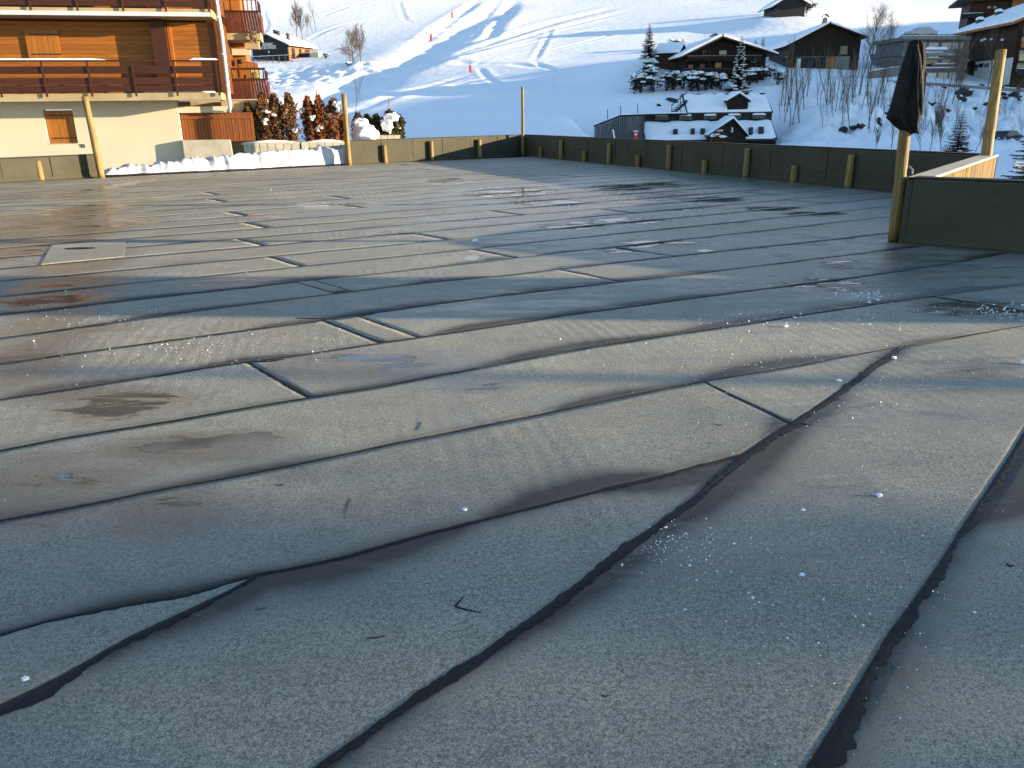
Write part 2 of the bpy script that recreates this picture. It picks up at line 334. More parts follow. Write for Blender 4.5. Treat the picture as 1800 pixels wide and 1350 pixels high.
# lumpy ploughed snow on the banks
for (px, py, Y, r, amp) in [(1760,235,88,12,.5),(1500,225,80,14,.3),(500,140,155,22,.5),(1700,200,97,20,.55),(1790,205,97,16,.55),(1600,215,88,14,.4),(1560,235,80,12,.4),(1450,170,92,12,.25)]:
    c = P(px, py, Y); g = np.exp(-(((XX-c.x)/r)**2+((YY-c.y)/(r*.6))**2)); m = g > .03
    idx = np.argwhere(m)
    for i, j in idx:
        x, y = XX[i,j], YY[i,j]
        ZZ[i,j] += amp*g[i,j]*(N(x*.5, y*.5, 3)*1.2+abs(N(x*1.3, y*1.3, 7))*.9)
nr, nc = XX.shape
mb = MB(); mb.v = list(map(tuple, np.stack([XX.ravel(), YY.ravel(), ZZ.ravel()], 1)))
I = (np.arange(nr-1)[:,None]*nc+np.arange(nc-1)[None,:]).ravel()
mb.f = list(map(tuple, np.stack([I, I+1, I+nc+1, I+nc], 1)))
obj('terrain', mb, M['piste'], smooth=True, kind='structure')
# unseen ridge added sunward of the valley; crest shaped to shade the valley floor
edge = [(700,185),(850,164),(1000,143),(1120,112),(1330,68),(1500,54),(1690,40)]
ep = sorted([tuple(on_ground(*p)) for p in edge], key=lambda p: p[1])
RX = 230.0; tanel = math.tan(SUN_EL)
def crest(Y):
    ys = []; zs = []
    for x, y, z in ep:
        k = (RX-x); ys.append(y-.09*k); zs.append(z+k*tanel)
    ys = [-40, 10, 15, 24] + [max(30, q) for q in ys] + [max(ys)+25, max(ys)+90, 400]
    zs = [8, 9, 16, 36] + zs + [zs[-1]-9, zs[-1]-26, 10]
    o = np.argsort(ys); z = float(np.interp(Y, np.array(ys)[o], np.array(zs)[o]))
    return z
rows = []
for j in range(61):
    X = 130+j*4.0; r = []
    for i in range(140):
        Y = -60+i*4.0; k = max(0.0, 1-abs(X-RX)/(100.0)); k = k*k*(3-2*k)
        base = float(ground_z(X, Y))-1.5; c = crest(Y)
        r.append((X, Y, base+max(0, c-base)*k + (N(X*.06, Y*.06)*1.2*k if k < .97 else 0)))
    rows.append(r)
obj('shade_ridge', MB().grid(rows), M['piste'], smooth=True, kind='structure')

# ---------------------------------------------------------------- roof deck
CORNER = Vector((.60, 35.5)); REND = Vector((9.0, 15.7)); NEAR0 = Vector((5.22, 10.55)); NEAR1 = Vector((13.0, 4.2))
LW0 = Vector((-5.85, 30.25)); LP1 = Vector((-12.72, 25.55)); LP0 = Vector((-14.7, 23.75))
DECK = [CORNER, REND, NEAR0, NEAR1, Vector((13, -6)), Vector((-22, -6)), Vector((-22, 15.4)), LP0, LP1, Vector((-9.3, 27.6)), LW0]
mb = MB(); mb.prism([(p.x, p.y, -5.5) for p in DECK[::-1]], (0, 0, 5.49))
deck = obj('roof_deck', mb, M['bitumen'], kind='structure')
U = Vector((.903, .43)).normalized(); V = Vector((-U.y, U.x))
def uv(p): return (p[0]*U.x+p[1]*U.y, p[0]*V.x+p[1]*V.y)
def xy(u, v): return Vector((U.x*u+V.x*v, U.y*u+V.y*v))
def deck_span(v, slope=0.0):
    """u-interval of a seam line v0+slope*u inside the deck outline"""
    o = xy(0, v); d = xy(1, v+slope)-o; hits = []
    for a, b in zip(DECK, DECK[1:]+DECK[:1]):
        e = b-a; den = d.x*e.y-d.y*e.x
        if abs(den) < 1e-9: continue
        w_ = a-o; t = (w_.x*e.y-w_.y*e.x)/den; s = (w_.x*d.y-w_.y*d.x)/den
        if 0 <= s < 1: hits.append(t)
    hits.sort()
    best = None
    for h0, h1 in zip(hits[:-1:2], hits[1::2]):
        if best is None or h1-h0 > best[1]-best[0]: best = (h0, h1)
    return best
def resample(pts, m):
    pts = [Vector(p[:2]) for p in pts]; L = [0.0]
    for a, b in zip(pts[:-1], pts[1:]): L.append(L[-1]+(b-a).length)
    t = np.linspace(0, L[-1], m+1)
    return np.stack([np.interp(t, L, [p.x for p in pts]), np.interp(t, L, [p.y for p in pts])], 1), L[-1]
# standing water and damp patches measured in the photograph: centre px, half sizes px, strength
PUD = [(660,640,150,20,.55),(830,682,70,9,.5),(330,788,120,20,.75),(430,772,70,12,.7),(215,712,110,24,.75),(60,860,170,50,.42),(300,900,90,34,.5),(560,825,90,22,.35),
 (1130,428,48,9,.66),(1195,430,40,7,.66),(1085,441,42,6,.62),(830,453,19,6,.9),(1240,441,14,3,.9),(1378,452,24,7,.66),(1500,470,60,13,.6),(1460,500,90,14,.6),(1720,543,95,13,.8),
 (1090,330,55,6,.95),(1165,325,45,5,.85),(1255,352,65,5,.85),(1345,367,60,4,.85),(1430,376,60,4,.85),(1200,365,80,6,.55),(900,338,95,12,.65),(965,356,75,9,.7),(1010,397,70,7,.7),(785,318,40,5,.7),
 (1105,388,70,7,.65),(600,360,70,5,.5),(690,411,45,7,.6),(470,381,45,5,.45),(185,330,22,12,.5),(120,370,70,14,.5),(110,395,110,12,.55),(110,495,60,12,.62),(105,390,40,12,.55),(90,530,80,10,.8),(70,620,60,22,.55),(130,580,90,12,.45),
 (400,498,80,10,.4),(150,440,60,8,.5),(60,440,40,14,.6),(1000,470,60,6,.4),(900,540,200,14,.3),(1300,505,140,14,.4),(1600,450,90,18,.45),(1300,400,200,14,.4),(1150,345,160,10,.5),(1420,420,120,14,.35),(1700,640,110,30,.3),(1500,730,140,34,.25),
 (1450,850,90,26,.25),(1250,960,160,50,.22),(900,700,120,10,.25),(140,345,100,6,.35),
 (1250,400,420,70,.24),(1150,350,300,34,.26),(900,385,180,14,.34)]
PW = []
for cx, cy, rx, ry, s in PUD:
    c = G(cx, cy); ex = (G(cx+rx, cy)-G(cx-rx, cy)).length/2; ey = (G(cx, cy-ry)-G(cx, cy+ry)).length/2; PW.append((c.x, c.y, ex, max(ey, .12), s))
def wetness(X, Y):
    w_ = np.zeros(X.shape)
    for cx, cy, ex, ey, s in PW:
        q = np.sqrt(((X-cx)/ex)**2+((Y-cy)/ey)**2); w_ = np.maximum(w_, s*np.clip(1.6-q, 0, 1))
    return w_
SHEEN = [(105,385,70,26,.95),(110,420,75,24,.9),(130,465,70,20,.95),(115,505,90,24,1.0),(85,560,70,28,.9),(68,610,60,28,.95),(65,650,60,26,.9),(120,690,100,18,.9),(660,640,170,26,.95),(830,682,90,12,.8),(330,790,160,26,1.0),(60,860,190,55,.8),(300,900,120,40,.7),
 (1200,390,330,50,.75),(1480,475,220,42,.85),(900,345,160,22,.8),(1200,322,300,22,.7),(1700,540,140,26,.85),(620,365,130,14,.6),(690,410,70,10,.7),(1500,560,300,20,.35),(1600,660,220,60,.4),(900,385,160,12,.8)]
SW = []
for cx, cy, rx, ry, s_ in SHEEN:
    c = G(cx, cy); SW.append((c.x, c.y, (G(cx+rx, cy)-G(cx-rx, cy)).length/2, max(.12, (G(cx, cy-ry)-G(cx, cy+ry)).length/2), s_))
def sheen_at(X, Y):
    w_ = np.zeros(X.shape)
    for cx, cy, ex, ey, s in SW:
        q = np.sqrt(((X-cx)/ex)**2+((Y-cy)/ey)**2); w_ = np.maximum(w_, s*np.clip(1.45-q, 0, 1))
    return np.clip(w_, 0, 1)
def sheet(ea, eb, z0, stain=1.0, seed=0, step=None, sw=.09):
    """one roll of membrane between two edge polylines; ea is the lap where dirt gathers"""
    A_, la = resample(ea, 2); B_, lb = resample(eb, 2)
    near = min(np.hypot(A_[:,0], A_[:,1]).min(), np.hypot(B_[:,0], B_[:,1]).min())
    st = step or min(.16, max(.035, .012*near)); na = max(2, int(max(la, lb)/st))
    A_, _ = resample(ea, na); B_, _ = resample(eb, na)
    wid = np.hypot(*(B_-A_).T); nb = max(3, int(min(1.3, wid.max())/max(st, .05)))
    s = np.linspace(0, 1, nb+1)[None,:,None]; Q = A_[:,None,:]*(1-s)+B_[:,None,:]*s
    X, Y = Q[...,0], Q[...,1]
    Z = np.full(X.shape, z0*.34)
    for i in range(X.shape[0]):
        for j in range(X.shape[1]):
            x, y = X[i,j], Y[i,j]
            Z[i,j] += .0025*N(x*1.1, y*1.1)+.0022*N(x*3.1, y*3.1, 5)
    dist = s[...,0]*wid[:,None]; disb = (1-s[...,0])*wid[:,None]
    pat = np.array([[max(0, N(A_[i,0]*.9+seed*9.1, A_[i,1]*.9, 2)+.18+.6*N(A_[i,0]*.35, A_[i,1]*.35, seed)) for i in range(na+1)]]).T
    rg = sw*(.75+1.7*pat)
    stn = stain*2.3*np.clip(.38+1.5*pat, 0, 1)*np.exp(-(dist/rg)**1.3) + .28*stain*np.exp(-disb/.03)
    wet = wetness(X, Y)
    nvx = X.size; top = np.stack([X.ravel(), Y.ravel(), Z.ravel()], 1); m = nb+1
    I = (np.arange(na)[:,None]*m+np.arange(nb)[None,:]).ravel(); F = [tuple(r) for r in np.stack([I, I+m, I+m+1, I+1], 1)]
    loop = [j for j in range(m)]+[i*m+nb for i in range(1, na+1)]+[na*m+j for j in range(nb-1, -1, -1)]+[i*m for i in range(na-1, 0, -1)]
    sk = top[loop].copy(); sk[:,2] = -.02; L = len(loop)
    F += [(loop[k], loop[(k+1) % L], nvx+(k+1) % L, nvx+k) for k in range(L)]
    me = bpy.data.meshes.new('membrane_sheet'); me.from_pydata(np.concatenate([top, sk]).tolist(), [], F); me.materials.append(M['membrane'])
    me.polygons.foreach_set('use_smooth', [True]*(na*nb)+[False]*L)
    for nm, arr in (('wet', wet), ('stain', stn), ('sheen', sheen_at(X, Y))):
        at = me.attributes.new(nm, 'FLOAT', 'POINT'); at.data.foreach_set('value', np.concatenate([arr.ravel(), arr.ravel()[loop]]).astype(np.float32))
    me.update(); return obj('membrane_sheet', me, None, deck)
def seam(pts, wl, wr, z=.021, seed=0, step=.02, lump=1.0):
    """bead of bitumen squeezed out along a lap, ragged on both sides"""
    A_, L = resample(pts, 2); k = max(4, int(L/step)); A_, _ = resample(pts, k)
    T = np.gradient(A_, axis=0); T /= np.linalg.norm(T, axis=1)[:,None]+1e-9; Nn = np.stack([-T[:,1], T[:,0]], 1)
    top = []
    for i in range(k+1):
        x, y = A_[i]; e = min(1, .25+min(i, k-i)*step/.06)
        big = max(0, N(x*2.3, y*2.3, seed)+.35)*1.3; fine = abs(N(x*14, y*14, seed+3))
        l = wl*e*(.2+lump*(.65*big+.9*fine)); r = wr*e*(.18+lump*(.85*max(0, N(x*2.9, y*2.9, seed+8)+.3)*1.3+.9*abs(N(x*16, y*16, seed+5))))
        hz = .0025*N(x*1.1, y*1.1)+.0022*N(x*3.1, y*3.1, 5)
        zz = z*.34+hz-.0004
        a, b, c, d = A_[i]+Nn[i]*l, A_[i]+Nn[i]*l*.55, A_[i]-Nn[i]*r*.55, A_[i]-Nn[i]*r
        top.append([(a[0], a[1], zz-.003), (b[0], b[1], zz), (c[0], c[1], zz), (d[0], d[1], zz-.003)])
    return obj('bitumen_seam', MB().grid(top), M['bitumen'], deck, smooth=True)
g2 = lambda pl: [G(*p).to_2d() for p in pl]
SA = g2([(-220,1165),(0,1118),(90,1092),(190,1072),(330,1047),(455,1011),(505,1003),(610,980),(760,937),(900,903),(1060,863),(1170,837),(1260,814),(1308,800)])
A0 = g2([(-240,1355),(0,1243),(100,1196),(230,1122),(330,1075),(400,1042),(455,1011)])
A1 = g2([(440,1440),(560,1350),(740,1222),(850,1152),(920,1100),(1010,1033),(1110,955),(1220,876),(1308,800),(1392,746),(1500,672),(1580,612)])
A2 = g2([(1370,1440),(1420,1350),(1500,1222),(1560,1122),(1640,1010),(1700,916),(1755,836),(1800,762),(1900,610)])
def ext(pl, back, fwd):
    a = pl[0]+(pl[0]-pl[1]).normalized()*back; b = pl[-1]+(pl[-1]-pl[-2]).normalized()*fwd
    return ([a] if back else [])+list(pl)+([b] if fwd else [])
SB = g2([(0,917),(180,884),(303,859),(420,838),(560,810),(700,780),(870,746),(1050,710),(1170,684),(1240,672),(1400,645),(1500,626),(1580,611),(1800,574)])
def upto(pl, q):     # part of polyline before / after the vertex nearest to q
    i = min(range(len(pl)), key=lambda k: (pl[k]-q).length); return pl[:i+1], pl[i:]
J0, J1 = G(1240,673).to_2d(), G(1392,746).to_2d()
SBx = ext(SB, 16, 5); SAx = ext(SA, 15, 0); A0x = ext(A0, 4, 0); A1x = ext(A1, 5, 0); A2x = ext(A2, 5, 7)
T1, T2 = G(1308,800).to_2d(), G(1580,612).to_2d()
SBl, SBr = upto(SBx, J0); SBmid, SBend = upto(SBr, T2)
A1a, A1r = upto(A1x, T1); A1b, A1c = upto(A1r, J1)
sheet(SAx+[J1], SBl, .011, 1.0, 1)                                    # between the first two long laps
sheet([J0, J1]+A1c[1:], SBmid, .014, .5, 2)                           # narrow triangle
sheet(A0x, upto(SAx, G(455,1011).to_2d())[0], .015, .25, 3)           # pale sliver
sheet(A0x+upto(SAx, G(455,1011).to_2d())[1][1:], A1a, .009, .9, 4)    # broad sheet
sheet(ext(A1x, 0, 0)+SBend[1:], A2x, .006, 1.0, 5, sw=.13)            # diagonal roll
off = [p+Vector((1.9, -1.1)) for p in A2x]; sheet(A2x, off, .004, 1.0, 6, sw=.14)
off2 = [p+Vector((6.5, -4.5)) for p in A2x]; sheet(off, off2, .004, .6, 7, step=.12)
# the long parallel rolls
ms = [[(-300,860),(0,790),(200,757),(400,726),(510,705),(700,676),(900,636),(1090,601),(1200,587),(1397,557),(1567,531),(1667,518),(1800,500)],
      [(-300,750),(0,703),(210,672),(420,638),(500,630),(707,598),(883,573),(983,557),(1100,542),(1200,528),(1413,500),(1550,482),(1643,468),(1767,446)],
      [(-300,680),(0,640),(250,606),(500,572),(683,548),(847,525),(1050,502),(1267,477),(1400,460),(1500,448)],
      [(-300,632),(0,595),(250,560),(500,528),(610,515),(750,498),(867,487),(997,472),(1090,462)]]
seams = [SBx]
for pl in ms: seams.append(ext(g2(pl), 14, 9))
lv = seams[-1]; u0, v0 = uv(lv[1]); u1, v1 = uv(lv[-2]); slope = (v1-v0)/(u1-u0); vb = v0-slope*u0
def clipped(pl):
    """cut a polyline at the deck outline"""
    def inside(p):
        c = False
        for a, b in zip(DECK, DECK[1:]+DECK[:1]):
            if (a.y > p.y) != (b.y > p.y) and p.x < (b.x-a.x)*(p.y-a.y)/(b.y-a.y)+a.x: c = not c
        return c
    q, L = resample(pl, 2); k = int(L/.1); q, _ = resample(pl, k)
    mid = min(range(k+1), key=lambda i: abs(q[i][0]-(-1)) if inside(Vector(q[i])) else 1e9)
    lo = mid
    while lo > 0 and inside(Vector(q[lo-1])): lo -= 1
    hi = mid
    while hi < k and inside(Vector(q[hi+1])): hi += 1
    return [Vector(p) for p in q[lo:hi+1:6]]+[Vector(q[hi])]
i = 0
while True:
    i += 1; v = vb+.955*i+.03*N(i*3.7); pl = []
    sp = deck_span(v, slope)
    if sp is None or sp[1]-sp[0] < 1.5 or i > 40: break
    us = np.linspace(sp[0]-.3, sp[1]+.3, 24); pl = [xy(u, v+slope*u+.02*N(u*.6, i)) for u in us]
    seams.append(pl)
seams = [seams[0]]+[clipped(s) for s in seams[1:]]
# end laps (cross joints) in the photograph, upper end and lower end px, bead width
JT = [((470,637),(510,706),.055),((600,562),(640,609),.022),((655,553),(706,597),.05),((567,488),(600,516),.022),((540,490),(565,518),.01),((480,443),(508,466),.06),((424,415),(445,428),.06),((404,367),(414,377),.09),
 ((378,351),(391,359),.11),((364,337),(374,344),.08),((720,403),(757,418),.035),((615,362),(636,370),.07),((587,345),(606,352),.05),((860,367),(936,387),.03),((835,435),(886,453),.02),((1000,473),(1074,498),.025),
 ((1090,432),(1266,477),.03),((1040,360),(1078,374),.04),((1667,519),(1800,553),.03),((1310,338),(1362,343),.05),((1390,352),(1470,361),.05),((437,388),(451,398),.04),((690,286),(706,291),.07),((735,296),(752,300),.05),((855,306),(880,311),.06),((910,306),(935,311),.05),((1000,309),(1030,314),.05)]
JW = [(G(*a).to_2d(), G(*b).to_2d(), w_) for a, b, w_ in JT]
def cut_strip(lo, hi):
    """split a roll at the end laps that cross it"""
    cuts = []
    for a, b, w_ in JW:
        mid = (a+b)/2; um, vm = uv(mid)
        vl = np.interp(um, [uv(p)[0] for p in lo], [uv(p)[1] for p in lo]); vh = np.interp(um, [uv(p)[0] for p in hi], [uv(p)[1] for p in hi])
        if vl < vm < vh: cuts.append((um, w_, a, b))
    cuts.sort(key=lambda c: c[0]); return cuts
def sub_line(pl, ua, ub):
    us = [uv(p)[0] for p in pl]; vs_ = [uv(p)[1] for p in pl]
    k = [ua]+[u for u in us if ua < u < ub]+[ub]; return [xy(u, float(np.interp(u, us, vs_))) for u in k]
for k in range(len(seams)-1):
    lo, hi = seams[k], seams[k+1]
    if len(lo) < 2 or len(hi) < 2: continue
    cuts = cut_strip(lo, hi); ulo = [uv(p)[0] for p in lo]; uhi = [uv(p)[0] for p in hi]
    sk = .12                                     # end laps run a little askew
    ends = [None]+[c[0] for c in cuts]+[None]
    for j in range(len(ends)-1):
        la = ulo[0] if ends[j] is None else ends[j]+sk; lb = ulo[-1] if ends[j+1] is None else ends[j+1]+sk
        ha = uhi[0] if ends[j] is None else ends[j]-sk; hb = uhi[-1] if ends[j+1] is None else ends[j+1]-sk
        if lb-la < .1 or hb-ha < .1: continue
        sheet(sub_line(lo, la, lb), sub_line(hi, ha, hb), (.006+.003*((k*2+j*3) % 4)) if k < 5 else .008+.0006*((k*2+j*3) % 4), 1.0 if k < 6 else .35, 20+k*3+j)
    for c in cuts:
        seam(sub_line(lo, c[0]+sk-.001, c[0]+sk+.001)[:1]+sub_line(hi, c[0]-sk-.001, c[0]-sk+.001)[:1], c[1]*.5, c[1]*.5, .022, k+40, .02)
seam(A1x, .020, .046, .021, 1); seam(A2x, .006, .05, .017, 2); seam(A0x, .012, .05, .021, 3); seam(SAx+[], .012, .012, .021, 4)
seam(upto(SAx, G(455,1011).to_2d())[0][1:], .02, .02, .023, 14); seam(upto(SAx, G(1060,863).to_2d())[1], .02, .022, .023, 15)
seam(SBx, .010, .008, .021, 5); seam([J0, J1], .014, .014, .022, 6); seam(g2([(1480,683),(1530,650),(1560,628),(1580,612)]), .03, .02, .022, 7)
for k, s in enumerate(seams[1:]):
    if len(s) > 1 and k < 11: seam(s, .010 if k < 4 else .007, .008 if k < 4 else .006, .021 if k < 4 else .017, 20+k, .03 if k < 6 else .1)
seam(g2([(420,640),(450,636),(470,637),(500,633)]), .05, .02, .023, 33); seam(g2([(270,664),(360,648),(430,638)]), .02, .012, .023, 34)
seam(g2([(520,560),(600,562),(660,552)]), .03, .015, .023, 35)
obj('patch_sheet', MB().prism([(p.x, p.y, .004) for p in g2([(72,466),(218,452),(221,423),(92,432)])], (0, 0, .007)), M['membrane'], deck, label='pale repair patch with a dark hole')

m_ = MB(); c_ = G(140, 438).to_2d()
m_.add([(c_.x+.22*math.cos(a)*(1+.2*N(a*2)), c_.y+.10*math.sin(a), .0125) for a in np.linspace(0, 2*math.pi, 14, endpoint=False)], [tuple(range(14))]); obj('patch_hole', m_, M['bitumen'], deck)
# ---------------------------------------------------------------- parapets
WH = .86
def parapet(name, a, b, outward, h, th, label, panel=1.5, raw=False, flash=True):
    d = (b-a); L = d.length; d.normalize(); o = Vector(outward).normalized()
    root = empty(name, (a.x, a.y, 0), math.atan2(d.y, d.x), label, 'wall')
    s = 1 if (d.x*o.y-d.y*o.x) > 0 else -1                      # outward on local +y or -y
    y0, y1 = sorted((0.0, s*th))
    obj('wall_core', bx(0, L, y0, y1, -5.4, h-.035), M['rawconc'] if raw else M['concrete'], root)
    cap = MB(); k = max(2, int(L/.4))
    rows = [[(L*i/k-.01*(i == 0)+.01*(i == k), y0-.018, h-.034+.003*N(i*2.1)), (L*i/k, y0-.018, h+.004*N(i*1.3)), (L*i/k, y1+.018, h+.004*N(i*1.7, 4)), (L*i/k, y1+.018, h-.034)] for i in range(k+1)]
    cap.grid(rows); obj('coping', cap, M['bitumen'] if not raw else M['concrete'], root)
    for xa, xb in ((-.014, -.002), (L+.002, L+.014)): obj('end_cladding', bx(xa, xb, y0-.012, y1+.012, -.02, h-.036), M['clad'], root)
    n_ = max(1, round(L/panel)); wdt = L/n_
    for i in range(n_):
        x0, x1 = i*wdt+.006, (i+1)*wdt-.006; z = .012*(i % 2)*.4
        ya, yb = sorted((-s*.002, -s*(.010+z)))
        m_ = MB(); nx, nz_ = 12, 7
        face = -s*(.011+z)
        rows = [[(x0+(x1-x0)*p/nx, face+.010*(N(p*.9+i*3, q*.8)+.4)*(-s), h*1.0*q/nz_*.955+.0) for p in range(nx+1)] for q in range(nz_+1)]
        m_.grid(rows)
        m_.box(x0, x1, ya, yb, 0, h*.95)
        obj('cladding_sheet', m_, M['clad'], root, smooth=False)
        if i: 
            m_ = MB(); yy_ = -s*(.026+z)
            zs = np.linspace(.0, h*.94, 14); rows = [[(i*wdt+.006*N(z_*5, i)-.009, yy_, z_), (i*wdt+.006*N(z_*5, i)+.004+.01*abs(N(z_*9, i*2.2)), yy_, z_)] for z_ in zs]
            obj('lap_joint', m_.grid(rows), M['bitumen'], root)
    if flash:
        m_ = MB(); k = max(3, int(L/.12)); rows = []
        for i in range(k+1):
            x = L*i/k; wd = .10+.05*N(x*1.7, 9)+.03*N(x*6, 2)
            rows.append([(x, -s*.030, .10+.02*N(x*3)), (x, -s*.040, .03), (x, -s*wd, .026), (x, -s*(wd+.02), .004)])
        obj('base_flashing', m_.grid(rows), M['clad'] if True else 0, root)
    return root
parapet('parapet_wall', CORNER, REND, (1, .4), WH, .2, 'long dark parapet wall with a row of log stubs, below the snowy terraced building', 1.9)
parapet('parapet_wall', LW0, CORNER, (-.7, .75), WH, .2, 'half sunlit parapet wall crossed by a diagonal shadow, ending at the thuja hedge', 1.5)
parapet('parapet_wall', LP0-Vector((7, 8)), LP1, (-.7, .75), .70, .2, 'low sunlit olive parapet wall in front of the cream facade', 1.35)
rw = parapet('parapet_wall', REND+Vector((.0, -.02)), NEAR0+Vector((-.05,.05)), (.77, -.6), WH-.004, .24, 'short concrete parapet return with sunlit board marked outer face', 1.6, raw=True)
parapet('parapet_wall', NEAR0+Vector((0, -.0)), NEAR1, (.63, .77), WH, .22, 'dark parapet wall running off from the post with the hung jacket', 1.9)
# board-marked outer face: each shutter board its own strip
dL = (NEAR0-REND).length
for i in range(46):
    x0 = .05+i*(dL-.35)/46; x1 = x0+(dL-.35)/46-.008; pr = .243+.006*random.random()
    obj('board_mark', bx(x0, x1, .2405, pr, -3, WH-.06-.02*random.random()), M['rawconc'], rw)
kerb = empty('deck_kerb', (LP1.x, LP1.y, 0), 0, 'low dark bitumen kerb along the ploughed snow edge', 'kerb')
m_ = MB(); pts = [LP1+Vector((.1,.02)), Vector((-9.3, 27.6)), LW0]
q, L_ = resample(pts, 60); rows = []
for i in range(61):
    x, y = q[i]; hh = .055+.02*N(x*2, y*2); rows.append([(x+.06, y-.12, .012), (x+.05, y-.07, hh), (x-.06, y+.1, hh), (x-.07, y+.14, -.05)])
obj('kerb_strip', m_.grid(rows), M['bitumen'], kerb, world=True)
# ---------------------------------------------------------------- posts
def log(pts, r, k=14):
    pts = [Vector(p) for p in pts]; m_ = MB(); n_ = 10; a, b = pts
    c = [a.lerp(b, i/n_)+Vector((.006*N(i*.7, a.x*3), .006*N(i*.7, a.y*3, 5), 0)) for i in range(n_+1)]
    m_.tube(c, [r*(1.04-.08*i/n_)+.003*N(i*1.3, a.x) for i in range(n_+1)], k); return m_
def post(name, base, top, r, label, cat='post', group=None, knots=True):
    root = empty(name, base, 0, label, cat, group)
    sh = obj('log', log([base, top], r), M['log'], root, smooth=True, world=True)
    d = (Vector(top)-Vector(base))
    m_ = MB(); m_.tube([Vector(top)-d.normalized()*.002, Vector(top)+d.normalized()*.004], r*.955, 14)
    obj('end_grain', m_, M['log'], root, world=True)
    return root
def PT(bpx, tpx, r, off=0.0, zb=0.0):
    b = G(*bpx, zb); d = Vector((b.x, b.y, 0)).normalized(); b = b-d*off; t = P(*tpx, b.y); return b, t
b, t = PT((614,291), (604,165), .1); post('fence_post', b, t, .09, 'tall pale log post at the end of the thuja hedge')
b, t = PT((179,313), (149,170), .1); post('fence_post', b, t, .095, 'tall sunlit log post in front of the cream wall')
b, t = PT((919,274), (918.5,153), .1, .25); post('fence_post', b, t, .06, 'tall thin log post at the inner corner of the parapets')
b, t = PT((1571,424), (1606,92), .1, .0); NEARPOST = (b, t); post('fence_post', b, t, .075, 'log post that carries a black jacket')
b = Vector((8.83, 15.25, WH-.3)); t = P(1760, 88, 15.4); post('fence_post', b, t, .09, 'tall leaning log post rising from the concrete parapet return')
def stub(px, yb, yt, r, wall_a, wall_b, inward, label, grp):
    # stand it against the wall line
    g = G(px, yb); d = (wall_b-wall_a).normalized(); k = (g.to_2d()-wall_a).dot(d); p = wall_a+d*k+Vector(inward).normalized()*(r+.02)
    # keep the photograph's bearing
    s = g.x/g.y; q = wall_a+Vector(inward).normalized()*(r+.03); tt = (s*q.y-q.x)/(d.x-s*d.y); p = q+d*tt
    h = P(px, yt, p.y).z; post('log_stub', Vector((p.x, p.y, 0)), Vector((p.x+.01*random.uniform(-1,1), p.y, max(.25, h))), r, label, 'post', grp)
ORD = ['first', 'second', 'third', 'fourth', 'fifth']
for k, (px, yb, yt) in enumerate([(986,277,246),(1070,287,252),(1175,296,255),(1311,306,261),(1491,325,272)]):
    stub(px, yb, yt, .078, CORNER, REND, (-.92,-.38), ORD[k]+' tall log stub from the inner corner along the dark parapet', 'tall stubs along the dark parapet')
for k, (px, yb, yt) in enumerate([(950,274,259),(1027,282,265),(1121,290,273),(1238,302,282),(1395,315,291)]):
    stub(px, yb, yt, .078, CORNER, REND, (-.92,-.38), ORD[k]+' short log stub from the inner corner along the dark parapet', 'short stubs along the dark parapet')
stub(677, 284, 255, .09, LW0, CORNER, (.7,-.7), 'sunlit log stub in front of the parapet beside the hedge', None)
stub(759, 280, 248, .09, LW0, CORNER, (.7,-.7), 'log stub standing where the diagonal shadow begins', None)
stub(843, 276, 245, .09, LW0, CORNER, (.7,-.7), 'log stub with a shaded foot inside the diagonal shadow', None)
stub(73, 317, 283, .09, LP0, LP1, (.7,-.7), 'short sunlit log stub in front of the low olive parapet', None)
# ---------------------------------------------------------------- jacket hung over the near post
nb_, nt_ = NEARPOST; YJ = nt_.y
jk = empty('jacket', nt_, 0, 'black jacket with checked lining hung over a log post', 'jacket')
OUT = [(71,1602,1615),(74,1599,1621),(82,1597,1626),(100,1591,1626.5),(130,1582,1625),(160,1574,1624),(185,1567,1622),(198,1562,1621),(206,1559,1619),(214,1567,1615),(224,1577,1613),(231,1588,1612),(235,1599,1611)]
ys_ = [o[0] for o in OUT]; rows = []; KK = 56
for r_ in range(41):
    y = 71+(235-71)*(r_/40); l = np.interp(y, ys_, [o[1] for o in OUT]); r2 = np.interp(y, ys_, [o[2] for o in OUT])
    pl_, pr_ = P(l, y, YJ), P(r2, y, YJ); c = (pl_+pr_)/2; hw = (pr_-pl_).length/2; dp = min(.17, .085+.35*hw*min(1, (y-66)/40)); row = []
    for k in range(KK):
        a = 2*math.pi*k/KK; fold = 1+.17*min(1, (y-71)/60)*math.sin(5*a+1.4*N(y*.02, 1)+1)+.09*math.sin(11*a+y*.03+2*N(y*.04))+.05*N(math.cos(a)*2, math.sin(a)*2, y*.03)
        ex = math.cos(a); row.append(Vector((c.x+hw*ex*(1 if abs(ex) > .8 else .97+.03*fold), c.y+dp*math.sin(a)*fold, c.z+.012*math.sin(3*a+1)*min(1, (y-71)/100))))
    rows.append(row+[row[0]])
m_ = MB().grid(rows); m_.add([rows[0][k] for k in range(KK)], [tuple(range(KK))[::-1]])
o = obj('body', m_, M['fabric'], jk, smooth=True, world=True)
